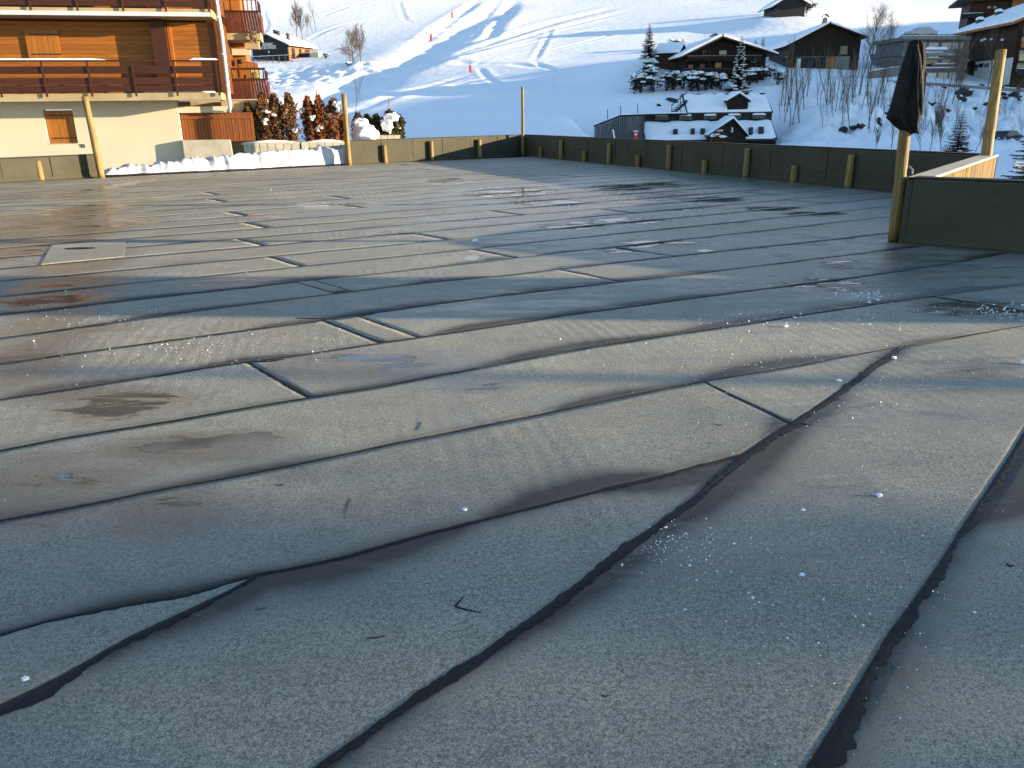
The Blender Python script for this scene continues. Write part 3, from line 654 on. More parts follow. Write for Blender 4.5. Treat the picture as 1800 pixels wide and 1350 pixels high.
def plaid():
    m, t, b_ = new_mat('grey_checked_lining'); v = coords(t, 'Object'); sx = nd(t, 'SeparateXYZ'); lk(t, v, sx.inputs[0])
    f1 = mth(t, 'GREATER_THAN', mth(t, 'FRACT', mth(t, 'MULTIPLY', sx.outputs[2], 16.0)), .55); f2 = mth(t, 'GREATER_THAN', mth(t, 'FRACT', mth(t, 'MULTIPLY', sx.outputs[0], 30.0)), .5)
    f = mth(t, 'MULTIPLY', mth(t, 'ADD', f1, f2), .5); lk(t, ramp(t, f, [(0, (.05,.052,.055)), (1, (.012,.012,.013))]), b_.inputs['Base Color']); b_.inputs['Roughness'].default_value = .9; return m
M['plaid'] = plaid()
def strip(name, pl, w_, dy, mat):
    m_ = MB(); rows = []
    for i in range(25):
        f = i/24*(len(pl)-1); k = min(int(f), len(pl)-2); x = pl[k][0]+(pl[k+1][0]-pl[k][0])*(f-k); y = pl[k][1]+(pl[k+1][1]-pl[k][1])*(f-k)
        p = P(x, y, YJ-dy); ww = w_*(.4+.6*math.sin(math.pi*min(1, .15+i/24*.85))); rows.append([p+Vector((-ww, .02, 0)), p+Vector((-ww*.4, -.012, 0)), p+Vector((ww*.4, -.012+.004*N(i*.8), 0)), p+Vector((ww, .02, 0))])
    return obj(name, m_.grid(rows), mat, jk, smooth=True, world=True)
strip('lining', [(1612,78),(1616,100),(1618,122),(1620,150),(1621,175),(1620,202)], .035, .15, M['plaid'])
strip('front_edge', [(1609,78),(1615,98),(1613,125),(1612,165),(1613,200)], .012, .175, M['fabric'])
strip('sleeve', [(1621,80),(1626,95),(1624,120),(1627,127),(1624,165)], .03, .06, M['fabric'])
hk = empty('bracket', (b.x, b.y, 0), 0)
col.objects.unlink(hk); bpy.data.objects.remove(hk)
hook = MB(); p0, p1 = P(1592, 293, 10.8), P(1604, 299, 10.75); hook.tube([p0, p0.lerp(p1, .5)+Vector((0,0,.02)), p1, p1+Vector((.0,0,-.05))], .014, 8)
obj('bent_pipe', hook, M['galv'], label='small bent metal pipe sticking out beside the near log post', cat='pipe')
# ---------------------------------------------------------------- facades measured against their own plane
class Fac:
    def __init__(s, root, rz): s.root = root; s.rz = rz; s.m = ROOTM[root.name].inverted()
    def at(s, px, py, c=0.0):
        o = s.m @ Vector((0, 0, CAM_H)); d = s.m.to_3x3() @ ray(px, py); t = (c-o.y)/d.y; return o+d*t
    def x(s, px, py, c=0.0): return s.at(px, py, c).x
    def z(s, px, py, c=0.0): return s.at(px, py, c).z
def blob(m_, c, rx, ry, rz, seed=0, nu=10, nv=6, amp=.25, flat=-.6):
    c = Vector(c); rows = []
    for i in range(nv+1):
        th = math.pi*i/nv; row = []
        for j in range(nu):
            ph = 2*math.pi*j/nu; d = Vector((math.sin(th)*math.cos(ph), math.sin(th)*math.sin(ph), math.cos(th)))
            k = 1+amp*noise.noise(d*1.7+Vector((seed*3.3, seed, 0)))+amp*.5*noise.noise(d*4+Vector((seed, 0, 2)))
            row.append(c+Vector((d.x*rx*k, d.y*ry*k, max(flat, d.z)*rz*k)))
        rows.append(row+[row[0]])
    return m_.grid(rows[::-1])
def snow_ridge(m_, a, b, w_, h, seed=0, n_=14):
    a, b = Vector(a), Vector(b); d = (b-a).normalized(); s = Vector((-d.y, d.x, 0)); rows = []
    for i in range(n_+1):
        e = min(1, min(i, n_-i)*.6+.15); p = a.lerp(b, i/n_); hh = h*e*(.65+.6*abs(N(i*.9, seed))); ww = w_*(.8+.3*N(i*.7, seed, 4))
        rows.append([p-s*ww, p-s*ww*.7+Vector((0,0,hh*.8)), p+Vector((0,0,hh)), p+s*ww*.7+Vector((0,0,hh*.8)), p+s*ww])
    return m_.grid(rows)
# ---------------------------------------------------------------- the apartment chalet at the left
RZ = math.radians(12); ORG = P(150, 285, 29.3); ORG.z = 0
hb = empty('apartment_chalet', ORG, RZ, 'apartment chalet with cream base, orange siding and dark wooden balconies', 'building')
F = Fac(hb, RZ); BF = -1.1; XL = -14.0
xe = F.x(317, 230); zs0, zs1 = F.z(200, 177, BF), F.z(200, 164, BF); zu0, zu1 = F.z(200, 31, BF), F.z(200, 14, BF); ST = zu1-zs1
# ground wall around the shuttered window
wx0, wx1, wz0, wz1 = F.x(80, 222), F.x(132, 222), F.z(110, 252.5), F.z(110, 192.5)
wl = MB(); wl.box(XL, wx0, 0, .35, -1.2, zs0); wl.box(wx1, xe, 0, .35, -1.2, zs0); wl.box(wx0, wx1, 0, .35, -1.2, wz0); wl.box(wx0, wx1, 0, .35, wz1, zs0)
obj('base_wall', wl, M['cream'], hb); obj('side_wall', bx(xe-.34, xe-.004, .352, 5, -1.2, zs0), M['cream'], hb)
def shutter(par, x0, x1, z0, z1, y, nb=5, mat='shut'):
    sh = obj('shutter', bx(x0+.02, x1-.02, y+.012, y+.04, z0+.02, z1-.02), M[mat], par)
    w_ = (x1-x0)/nb
    for i in range(nb): obj('board', bx(x0+i*w_+.004, x0+(i+1)*w_-.004, y-.012+.003*(i % 2), y+.014, z0, z1), M[mat], sh)
    for zz in (z0+(z1-z0)*.14, z0+(z1-z0)*.83):
        obj('strap_hinge', bx(x0+.14*(x1-x0), x1+.03, y-.03, y-.015, zz, zz+.035), M['steel'], sh)
    return sh
shutter(hb, wx0+.02, wx1-.02, wz0+.015, wz1-.02, .10)
obj('window_sill', bx(wx0, wx1, -.02, .1, wz0-.005, wz0+.014), M['beige'], hb)
for x_, s_ in ((F.x(143, 256), 1), (F.x(148, 256), 1)):            # two small brackets on the wall
    m_ = bx(x_-.05, x_+.02, -.02, 0, F.z(145, 254)-.01, F.z(145, 254)+.012); m_.box(x_, x_+.022, -.022, 0, F.z(145, 254)-.11, F.z(145, 254)-.01); obj('wall_bracket', m_, M['steel'], hb)
xs_end = F.x(389, 168, BF); xf0, xf1 = F.x(270, 90, -.3), F.x(296, 90, -.3); xr0 = F.x(371, 90, -.02); xr1 = F.x(393, 90, -.02)
RB = zs1+2*ST+1.75
for lev in range(3):
    dz = lev*ST; b0, b1 = zs0+dz, zs1+dz; top = min(zu0+dz, RB-.03)
    sl_ = obj('balcony_slab', bx(XL, xs_end, BF, .2, b0, b1), M['beige'], hb)
    if lev == 1: obj('slab_gutter', bx(XL, xs_end-.05, BF-.06, BF, b0-.0, b0+.13), M['metal'], hb)
    if lev < 3:
        # boards of the recessed wall
        nb = int((top-b1)/.145)
        for i in range(nb+1):
            z_ = b1+i*.145; zt = min(z_+.138, top-.004)
            if zt-z_ < .03: continue
            obj('siding_board', bx(XL, xf0-.01, .03, .06, z_, zt), M['sid'], hb)
            obj('siding_board', bx(xf1+.01, xr0+.3, .03, .06, z_, zt), M['sid'], hb)
        obj('recess_wall', bx(XL, xr0+.3, .06, .3, b1, top), M['brown'], hb)
        obj('partition_post', bx(xf0, xf1, -.35, .055, b1, top), M['rail'], hb)
        obj('door_frame', bx(xf1+.02, xf1+.13, -.1, .028, b1, top-.15), M['sid'], hb)
        sx0, sx1 = F.x(46, 78, -.05), F.x(105, 78, -.05)
        if lev == 0: shutter(hb, sx0, sx1, F.z(76, 103, -.03), F.z(76, 53, -.03), -.035, 6)
        else: shutter(hb, sx0-1.5, sx1-1.4, b1+.3, b1+2.2, -.035, 6)
        obj('end_wall', bx(xr0, xr1, -.02, 3.5, b1 if lev else zs1, top+.0), M['brown'], hb)
    if lev == 3: continue
    # balcony rail
    yb = BF-.04
    if lev == 0: R = [(105.5, 108.5), (116.5, 129.5), (136.5, 149), (150.5, 161.5)]; zz = [(F.z(180, b_, yb), F.z(180, a_, yb)) for a_, b_ in R]
    zr = [(a_+dz, c_+dz) for a_, c_ in zz]
    if lev > 0: zr = [zr[0]]+[(zr[-1][0]+k*.2, zr[-1][0]+k*.2+.19) for k in range(4)]
    obj('hand_rail', bx(XL, xr0+.2, yb-.06, yb+.05, *zr[0]), M['rail'], hb)
    for k, (a_, c_) in enumerate(zr[1:]): obj('rail_board', bx(XL, xr0+.12, yb-.015+.006*(k % 2), yb+.02, a_, c_), M['rail'], hb)
    for px in (-80, -2, 78, 158, 236, 309, 383):
        x_ = F.x(px, 140, yb); obj('rail_post', bx(x_-.03, x_+.03, yb-.05, yb-.016, b1-.1, zr[0][0]), M['rail'], hb)
sn = MB(); zt = zz[0][1]
snow_ridge(sn, (XL, BF-.04, zt), (F.x(188, 105, BF), BF-.04, zt), .06, .07, 1, 60); snow_ridge(sn, (F.x(333, 105, BF), BF-.04, zt), (F.x(383, 105, BF), BF-.04, zt), .06, .08, 2)
snow_ridge(sn, (F.x(245, 160, BF), BF+.3, zs1), (F.x(378, 160, BF), BF+.3, zs1), .25, .14, 3, 20); obj('rail_snow', sn, M['snow'], hb, smooth=True)
ro = obj('roof', MB().hexa([(XL,-2.4,RB),(xr1+3.5,-2.4,RB),(xr1+3.5,4,RB+1.2),(XL,4,RB+1.2)],[(XL,-2.4,RB+.25),(xr1+3.5,-2.4,RB+.25),(xr1+3.5,4,RB+1.45),(XL,4,RB+1.45)]), M['brown'], hb)
obj('roof_snow', MB().hexa([(XL,-2.3,RB+.27),(xr1+3.4,-2.3,RB+.27),(xr1+3.4,4,RB+1.5),(XL,4,RB+1.5)],[(XL,-2.2,RB+.6),(xr1+3.3,-2.2,RB+.6),(xr1+3.3,4,RB+1.85),(XL,4,RB+1.85)]), M['snow'], ro)
obj('core', bx(XL, xr0+.3, .31, 4, zs1, RB-.02), M['brown'], hb)
# downpipe
dp = [F.at(377, -40, -.16), F.at(380, 0, -.16), F.at(390, 60, -.16), F.at(404, 184, -.16), F.at(404.5, 190, -.16), F.at(401, 196, .0)]
pipe = obj('downpipe', MB().tube(dp, .065, 12), M['metal'], hb, smooth=True)
for k in (30, 95, 150):
    p_ = F.at(380+k*.132, k, -.16); obj('pipe_clip', MB().tube([p_-Vector((0,0,.03)), p_+Vector((0,0,.03))], .075, 12), M['metal'], pipe)
# under the balcony at the right: beam, dark recess, board fence, concrete block
bm0, bm1 = F.z(360, 198, .1), F.z(360, 187, .1)
obj('beam', bx(F.x(313, 192, .1), F.x(404, 192, .1), .1, .4, bm0, bm1), M['cream'], hb)
obj('fascia', bx(F.x(390, 180, .1), F.x(402, 180, .1), .1, .5, bm1, zs0-.003), M['beige'], hb)
obj('recess_back', bx(xe, F.x(404, 192, .6)+1.2, .6, .8, -.6, zs0-.005), M['beige'], hb)
FC = .25; fz0, fz1 = F.z(370, 249, FC), F.z(370, 198.5, FC); fx0, fx1 = F.x(314, 220, FC), F.x(446, 220, FC); nb = 24
fn = obj('board_fence', bx(fx0, fx1, FC+.03, FC+.06, fz0+.05, fz1-.05), M['brown'], hb)
for i in range(nb):
    w_ = (fx1-fx0)/nb; obj('board', bx(fx0+i*w_+.006, fx0+(i+1)*w_-.006, FC-.006*(i % 2), FC+.028, fz0, fz1), M['fenceb'], fn)
obj('fence_rail', bx(fx0, fx1, FC-.035, FC-.01, F.z(370, 209, FC), F.z(370, 204, FC)), M['fenceb'], fn)
BK = -.35; m_ = MB().hexa([(F.x(322, 262, BK), BK, -.7), (F.x(412, 262, BK), BK, -.7), (F.x(410, 262, BK+.5), BK+.5, -.7), (F.x(322, 262, BK+.5), BK+.5, -.7)],
               [(F.x(321, 262, BK), BK+.04, F.z(360, 246, BK)), (F.x(407, 262, BK), BK+.04, F.z(360, 246, BK)), (F.x(405, 262, BK+.5), BK+.5, F.z(360, 246, BK)), (F.x(320, 262, BK+.5), BK+.5, F.z(360, 246, BK))])
obj('concrete_block', m_, M['concrete'], hb, bevel=.03)
# side wing with the two stacked corner balconies
CW = 1.6
def wing(y0, rows):
    Z = lambda y: F.z(425, y, CW)
    xl, xr_ = F.x(388, 100, CW), F.x(455, 30+y0, CW) if y0 < 60 else F.x(468, 150, CW)
    r_tab = rows; 
    obj('top_rail', bx(xl, xr_+.02, CW-.05, CW+.04, Z(r_tab['rail'][1]), Z(r_tab['rail'][0])), M['rail'], hb)
    obj('mid_rail', bx(xl, xr_+.04, CW-.06, CW+.05, Z(r_tab['mid'][1]), Z(r_tab['mid'][0])), M['rail'], hb)
    nbal = 10
    for i in range(nbal):
        x_ = xl+(xr_-xl)*(i+.6)/nbal; obj('baluster', bx(x_-.022, x_+.022, CW-.02, CW+.02, Z(r_tab['mid'][0]), Z(r_tab['rail'][1])), M['sid'] if i % 3 else M['rail'], hb)
    for i in range(4):
        y_ = CW+.25+i*.3; obj('baluster', bx(xr_-.03, xr_+.02, y_-.02, y_+.02, Z(r_tab['mid'][0]), Z(r_tab['rail'][1])), M['rail'], hb)
    nb = 16; zb0, zb1 = Z(r_tab['bd'][1]), Z(r_tab['mid'][1])
    for i in range(nb):
        w_ = (xr_-xl)/nb; fl = .12*(i/nb)
        obj('balcony_board', MB().hexa([(xl+i*w_*1.05+.004, CW-.03, zb0), (xl+(i+1)*w_*1.05-.004, CW-.03, zb0), (xl+(i+1)*w_*1.05-.004, CW, zb0), (xl+i*w_*1.05+.004, CW, zb0)],
            [(xl+i*w_+.004, CW-.03, zb1), (xl+(i+1)*w_-.004, CW-.03, zb1), (xl+(i+1)*w_-.004, CW, zb1), (xl+i*w_+.004, CW, zb1)]), M['vboard'], hb)
    for i in range(5):
        obj('balcony_board', bx(xr_+.02, xr_+.05, CW+.02+i*.26, CW+.02+i*.26+.25, zb0, zb1), M['vboard'], hb)
    obj('wing_slab', bx(xl, xr_-.02, CW+.02, CW+1.4, Z(r_tab['slab'][1]), zb0+.02), M['beige'], hb)
    return xl, xr_, zb0
wing(0, dict(rail=(-3, 0), mid=(18.5, 21.5), bd=(21.5, 57), slab=(57, 70)))
wing(120, dict(rail=(119, 123), mid=(138, 141.5), bd=(141.5, 174.5), slab=(174.5, 190)))
zz1 = F.z(425, 176, CW); obj('wing_edge_strip', bx(F.x(400, 175, CW), F.x(468, 175, CW), CW-.06, CW-.035, zz1, zz1+.03), M['cream'], hb)
xl = F.x(388, 100, CW)
obj('wing_wall', bx(xl-.4, F.x(432, 90, CW+1.7), CW+1.5, CW+3.6, zs1-.3, RB-.02), M['sid'], hb)
obj('wing_lintel', bx(xl, F.x(440, 90, CW+1.3), CW+1.25, CW+1.5, F.z(425, 97, CW+1.3), F.z(425, 86, CW+1.3)), M['cream'], hb)
obj('wing_beam', bx(F.x(431, 78, CW+.3), F.x(455, 78, CW+.3), CW+.3, CW+.7, F.z(440, 86, CW+.3), F.z(440, 70, CW+.3)), M['beige'], hb)
nb = 14; x0_, x1_ = xl, F.x(453, 108, CW+1.2)
for i in range(nb):
    obj('screen_board', bx(x0_+(x1_-x0_)*i/nb, x0_+(x1_-x0_)*(i+.94)/nb, CW+1.1, CW+1.14, F.z(425, 139, CW+1.1), F.z(425, 99+i*.9, CW+1.1)), M['sid'], hb)
obj('wing_base', bx(F.x(396, 190, CW+.1), F.x(468, 190, CW+.1), CW+.12, CW+3.4, -.8, F.z(425, 190, CW+.1)), M['brown'], hb)
sn = MB(); snow_ridge(sn, F.at(404, 197, CW-.3), F.at(472, 196, CW-.3), .3, .1, 5, 12); obj('ledge_snow', sn, M['snow'], hb, smooth=True)
m_ = MB(); 
for k in range(26):
    c_ = F.at(446+random.uniform(-5, 5), 62+random.uniform(-6, 12), CW-.12); blob(m_, c_, .06, .06, .05, k, 6, 4, .6, -1)
obj('dried_plant', m_, M['twig'], hb)
# folded parasol and chairs on the wing balcony
fur = MB(); a_ = F.at(421, 136, CW+.6); b_ = F.at(417, 104, CW+.6); fur.tube([a_, b_], .02, 6); blob(fur, F.at(408, 112, CW+.6), .14, .1, .12, 3, 8, 5, .4); blob(fur, F.at(422, 109, CW+.6), .09, .08, .1, 5, 8, 5, .4)
obj('folded_parasol', fur, M['fabric'], label='folded dark parasol standing on the lower wing balcony', cat='parasol')
ch = bpy.data.objects['folded_parasol']; ch.data.transform(ROOTM[hb.name])
cr = empty('wooden_crate', tuple(ROOTM[hb.name] @ F.at(448, 137, CW+.5)), RZ, 'yellow wooden crate on the lower wing balcony floor', 'crate')
for i in range(3): obj('slat', bx(-.16, .16, -.12, -.1, .02+i*.1, .1+i*.1), M['balclit'], cr)
obj('box_body', bx(-.155, .155, -.098, .1, 0, .29), M['balclit'], cr)
# ---------------------------------------------------------------- snow bank, planters, hedge
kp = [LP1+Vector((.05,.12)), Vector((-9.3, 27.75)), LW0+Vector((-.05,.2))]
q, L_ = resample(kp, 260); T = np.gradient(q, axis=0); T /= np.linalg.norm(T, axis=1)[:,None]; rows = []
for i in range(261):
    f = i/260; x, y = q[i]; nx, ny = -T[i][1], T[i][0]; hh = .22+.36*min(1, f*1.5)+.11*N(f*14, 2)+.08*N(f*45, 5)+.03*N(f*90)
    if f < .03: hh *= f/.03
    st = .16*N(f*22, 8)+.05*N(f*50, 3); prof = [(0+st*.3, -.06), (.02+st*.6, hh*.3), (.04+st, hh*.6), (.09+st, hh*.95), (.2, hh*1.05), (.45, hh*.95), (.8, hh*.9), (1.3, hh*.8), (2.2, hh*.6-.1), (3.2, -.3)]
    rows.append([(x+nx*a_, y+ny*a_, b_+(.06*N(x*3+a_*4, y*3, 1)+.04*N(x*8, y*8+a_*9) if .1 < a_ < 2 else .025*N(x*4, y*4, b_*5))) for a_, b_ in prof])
obj('snow_bank', MB().grid(rows), M['dimsnow'], smooth=True, label='ploughed snow bank along the deck edge below the hedge', cat='snow bank')
def planter(pa, pb, Y, yt, label):
    a_ = P(pa, yt, Y); b_ = P(pb, yt, Y+.55); zt = a_.z; d = Vector((b_.x-a_.x, b_.y-a_.y)); L = d.length; r_ = empty('planter', (a_.x, a_.y, 0), math.atan2(d.y, d.x), label, 'planter')
    nrib = max(4, int(L/.26)); obj('trough', bx(0.02, L-.02, .03, .9, -.7, zt-.06), M['concrete'], r_)
    for i in range(nrib): obj('rib', bx(L*i/nrib+.012, L*(i+1)/nrib-.012, 0, .029, -.65, zt-.0), M['concrete'], r_)
    obj('back_rim', bx(0.02, L-.02, .901, .97, -.6, zt-.02), M['concrete'], r_); m_ = MB(); blob(m_, (L*.5, .45, zt-.08), L*.5, .4, .14, pa, 16, 6, .3, 0); obj('soil_snow', m_, M['snow'], r_, smooth=True)
    return r_
planter(427, 526, 30.2, 251, 'ribbed concrete planter under the tallest brown thujas'); planter(529, 612, 30.9, 250, 'shaded concrete planter under the reddish thujas, beside the log post')
pl3 = P(622, 243, 33.4); planter(622, 704, 33.6, 239, 'low planter with snow capped green thujas behind the parapet')
def foliage_mat(name, ca, cb, cc):
    m, t, b_ = new_mat(name); v = coords(t, 'Object'); f = nz(t, v, 3.0, 4, .6); g = nz(t, v, 24, 3, .6)
    f = mth(t, 'ADD', mth(t, 'MULTIPLY', f, .7), mth(t, 'MULTIPLY', g, .3)); lk(t, ramp(t, f, [(.36, ca), (.5, cb), (.64, cc)]), b_.inputs['Base Color'])
    b_.inputs['Roughness'].default_value = .8; b_.inputs['Specular IOR Level'].default_value = .2; return m
M['thuja_mix'] = foliage_mat('browned_thuja', (.02,.018,.006), (.075,.034,.009), (.14,.056,.014))
M['thuja_red'] = foliage_mat('reddish_thuja', (.05,.02,.006), (.13,.043,.011), (.20,.068,.017))
M['thuja_green'] = foliage_mat('green_thuja', (.010,.013,.004), (.030,.030,.008), (.058,.046,.012))
M['needles'] = foliage_mat('fir_needles', (.004,.006,.004), (.012,.014,.007), (.024,.023,.011))
M['needles_brown'] = foliage_mat('browned_fir_needles', (.008,.007,.005), (.022,.014,.008), (.05,.024,.014))
M['shrub'] = foliage_mat('winter_shrub', (.006,.008,.006), (.016,.016,.010), (.035,.028,.016))
M['goldleaf'] = foliage_mat('withered_golden_leaves', (.05,.02,.005), (.14,.06,.012), (.26,.13,.03))
def leafcloud(m_, pts, size, rs):
    for p in pts:
        d = Vector((rs.gauss(0,1), rs.gauss(0,1), rs.gauss(.4,1))).normalized(); e = d.orthogonal().normalized(); s = size*rs.uniform(.6, 1.4)
        m_.add([p-e*s*.35, p+e*s*.35, p+d*s+e*s*.12, p+d*s-e*s*.12], [(0,1,2,3)])
def thuja(px, yt, yb, hw, Y, mat, label, seed, group=None, snow=2, n=1900, lean=0.0):
    rs = random.Random(seed); b_ = P(px, yb, Y); h = P(px, yt, Y).z-b_.z; R = hw*Y*.93/1400*1.05
    r_ = empty('thuja', b_, 0, label, 'hedge tree', group)
    obj('trunk', MB().tube([(0,0,-.3), (lean*.3,0,h*.5), (lean,0,h*.92)], [.05,.035,.01], 6), M['bark'], r_)
    m_ = MB(); pts = []
    for k in range(n):
        z = rs.random()**.85; a = rs.uniform(0, 2*math.pi); prof = min(1, (1-z)*3.0+.10)*min(1, .72+z*1.2)
        rr = R*prof*(.55+.75*max(0, .5+N(math.cos(a)*1.6+seed, math.sin(a)*1.6, z*h*2.2)))*math.sqrt(rs.random()*.75+.25)
        pts.append(Vector((rr*math.cos(a)+lean*z, rr*math.sin(a), z*h*(.97+.03*rs.random()))))
    leafcloud(m_, pts, .085, rs); obj('foliage', m_, mat, r_)
    for k in range(snow):
        m2 = MB(); a = rs.uniform(-2.6, -.5); z = rs.uniform(.2, .75)
        for q_ in range(3): blob(m2, (R*.8*math.cos(a)+rs.gauss(0,.05), R*.8*math.sin(a), z*h+rs.gauss(0,.06)), .09, .08, .07, seed+k+q_, 8, 5, .5, -.5)
        obj('snow_clump', m2, M['snow'], r_, smooth=True)
    return r_
TH = [(443,182,252,12,31.0,'thuja_mix','brown thuja at the end of the planter next to the board fence'),(468,162,252,12,31.1,'thuja_mix','tall brown thuja overlapping the corner of the lower balcony'),(489,165,252,13,31.3,'thuja_mix','brown thuja with a leaning tip between two taller brown thujas'),(513,163,252,14,31.4,'thuja_mix','broad brown thuja at the gap between the two planters'),
      (547,170,252,12,31.9,'thuja_red','reddish thuja with snow clumps, first after the gap in the hedge'),(566,168,252,12,32.0,'thuja_red','reddish thuja just below the pink piste marker'),(587,173,250,16,32.2,'thuja_red','widest reddish thuja leaning beside the tall log post'),(606,190,250,9,32.3,'thuja_red','narrow reddish thuja half hidden by the tall log post'),
      (632,200,244,10,34.0,'thuja_green','small green thuja behind the large snow lump'),(648,202,244,10,34.1,'thuja_green','slim dark green thuja between the snow lumps'),(664,202,244,11,34.3,'thuja_green','dark green thuja left of the snow draped one, behind the parapet'),(687,194,244,15,34.4,'thuja_green','green thuja draped with a long cap of snow'),(704,203,244,8,34.6,'thuja_green','last green thuja of the hedge, tapering down to the parapet')]
for i, (px, yt, yb, hw, Y, mt, lb) in enumerate(TH): thuja(px, yt, yb, hw, Y, M[mt], lb, 40+i, snow=(1, 2, 1, 1, 2, 2, 1, 0)[i] if i < 8 else 1, lean=.12 if i == 6 else 0)
m_ = MB(); blob(m_, P(641, 236, 33.2), .50, .42, .34, 4, 30, 18, .45, -.9); blob(m_, P(634, 221, 33.3), .32, .3, .24, 5, 26, 16, .5, -.9); obj('snow_lump', m_, M['snow'], smooth=True, label='large rounded snow lump on the planter beside the log post', cat='snow')
m_ = MB(); blob(m_, P(681, 217, 33.9), .20, .22, .33, 6, 26, 16, .5, -.9); blob(m_, P(688, 206, 33.9), .28, .25, .15, 7, 26, 16, .5, -.9); obj('snow_lump', m_, M['snow'], smooth=True, label='long snow cap draped over a green thuja', cat='snow')
m_ = MB(); blob(m_, P(592, 184, 32.0), .15, .16, .11, 8, 22, 12, .9, -.8); blob(m_, P(600, 192, 32.0), .16, .16, .18, 9, 22, 12, .9, -.8); obj('snow_lump', m_, M['snow'], smooth=True, label='snow clump caught on the reddish thujas beside the log post', cat='snow')
# ---------------------------------------------------------------- buildings on the slope
def gable_house(root, w_, d_, he, ha, over, ov_f, wallm, roofm='darkwood', snow=.35, base=-2.0, apex=0.0, hel=None, her=None, th=.16):
    """gabled block; local x across the gable, y to the back. returns wall, roof"""
    hl, hr = hel if hel is not None else he, her if her is not None else he
    x0, x1 = -w_/2, w_/2
    wall = obj('wall', MB().prism([(x0,0,base),(x1,0,base),(x1,0,hr),(apex,0,ha),(x0,0,hl)], (0, d_, 0)), M[wallm], root)
    rf = MB(); sn = MB()
    for s, xe_, hE in ((-1, x0, hl), (1, x1, hr)):
        sl = (hE-ha)/(xe_-apex); xo = xe_+s*over; zo = ha+sl*(xo-apex)
        a_, b_ = (apex, ha), (xo, zo); up = Vector((-(zo-ha), 0, (xo-apex)))*(1 if s > 0 else -1); up.normalize()
        pr = [Vector((a_[0], -ov_f, a_[1]))+Vector((0,0,.01)), Vector((b_[0], -ov_f, b_[1]))+Vector((0,0,.01))]
        q = [pr[0], pr[1], pr[1]+up*th, pr[0]+Vector((0,0,th/abs(up.z)))]
        rf.prism(q if s < 0 else q[::-1], (0, d_+2*ov_f, 0))
        if snow:
            k = 6; rows = []
            for i in range(k+1):
                y = -ov_f+.06+(d_+2*ov_f-.12)*i/k; row = []
                for j in range(7):
                    f = j/6; p = pr[0].lerp(pr[1], f)+up*(th+.005); hh = snow*(.85+.3*N(i*.9+xo, j*.8))*(1 if j < 6 else .55)
                    row.append((p.x+up.x*hh, y, p.z+up.z*hh))
                edge = pr[1]+up*(th+.004); row.append((edge.x+s*.02, y, edge.z)); rows.append(row)
            sn.grid(rows)
            for r_, y in ((rows[0], -ov_f+.06), (rows[-1], d_+ov_f-.06)):
                for j in range(6):
                    p, p2 = pr[0].lerp(pr[1], j/6)+up*(th+.004), pr[0].lerp(pr[1], (j+1)/6)+up*(th+.004)
                    sn.add([(p.x, y, p.z), (p2.x, y, p2.z), r_[j+1], r_[j]], [(0,1,2,3)])
    roof = obj('roof', rf, M[roofm], root)
    if snow: obj('roof_snow', sn, M['snow'], roof, smooth=True)
    return wall, roof
def window(par, x0, x1, z0, z1, y, gm='glass', fm='darkwood', t=.06):
    w_ = obj('window', bx(x0, x1, y-.02, y+.02, z0, z1), M[gm], par)
    fr = MB(); fr.box(x0-t, x0, y-.05, y+.03, z0-t, z1+t); fr.box(x1, x1+t, y-.05, y+.03, z0-t, z1+t); fr.box(x0, x1, y-.05, y+.03, z1, z1+t); fr.box(x0, x1, y-.05, y+.03, z0-t, z0)
    obj('frame', fr, M[fm], w_); return w_
def boards(par, x0, x1, z0, z1, y, n_, mat, name='cladding_board', vert=True, t=.03):
    for i in range(n_):
        if vert: m_ = bx(x0+(x1-x0)*i/n_+.01, x0+(x1-x0)*(i+1)/n_-.01, y-t-.008*(i % 2), y-.003, z0, z1)
        else: m_ = bx(x0, x1, y-t-.008*(i % 2), y-.003, z0+(z1-z0)*i/n_+.01, z0+(z1-z0)*(i+1)/n_-.01)
        obj(name, m_, M[mat], par)
def text_mesh(par, name, body, size, loc, mat, width=None):
    cu = bpy.data.curves.new(name, 'FONT'); cu.body = body; cu.size = size; cu.align_x = 'CENTER'; cu.extrude = .01; cu.offset = .012*size
    to = bpy.data.objects.new(name+'_tmp', cu); col.objects.link(to); dg = bpy.context.evaluated_depsgraph_get()
    me = bpy.data.meshes.new_from_object(to.evaluated_get(dg)); bpy.data.objects.remove(to)
    if width:
        xs = [v.co.x for v in me.vertices]; k = width/(max(xs)-min(xs)); me.transform(Matrix.Scale(k, 4, Vector((1,0,0))))
    me.transform(Matrix.Translation(loc) @ Matrix.Rotation(math.pi/2, 4, 'X')); me.materials.clear(); me.materials.append(M[mat])
    return obj(name, me, None, par)
# --- restaurant
b_ = on_ground(478, 107); b_ = P(478, 106, 185); rz = math.radians(-20)
r_ = empty('restaurant', b_, rz, 'black gabled restaurant with white lettering and an orange wooden side', 'building'); f_ = Fac(r_, rz)
w_ = (f_.x(507, 100)-f_.x(445, 100)); cx = (f_.x(507, 100)+f_.x(445, 100))/2; ha = f_.z(470, 62); he = f_.z(508, 78)
r_.location = ROOTM[r_.name] @ Vector((cx, 0, 0)); ROOTM[r_.name] = Matrix.Translation(r_.location) @ Matrix.Rotation(rz, 4, 'Z'); f_ = Fac(r_, rz)
gable_house(r_, w_, 9.5, he, ha, .9, .8, 'blackwood', 'blackwood', .35, apex=f_.x(470, 62), hel=f_.z(446, 75))
boards(r_, -w_/2, w_/2, -.6, f_.z(508, 82), 0, 22, 'blackwood')
text_mesh(r_, 'lettering', 'RESTAURANT', .75, (f_.x(471, 80), -.05, f_.z(471, 80)), 'ornament', f_.x(480, 78)-f_.x(462, 78))
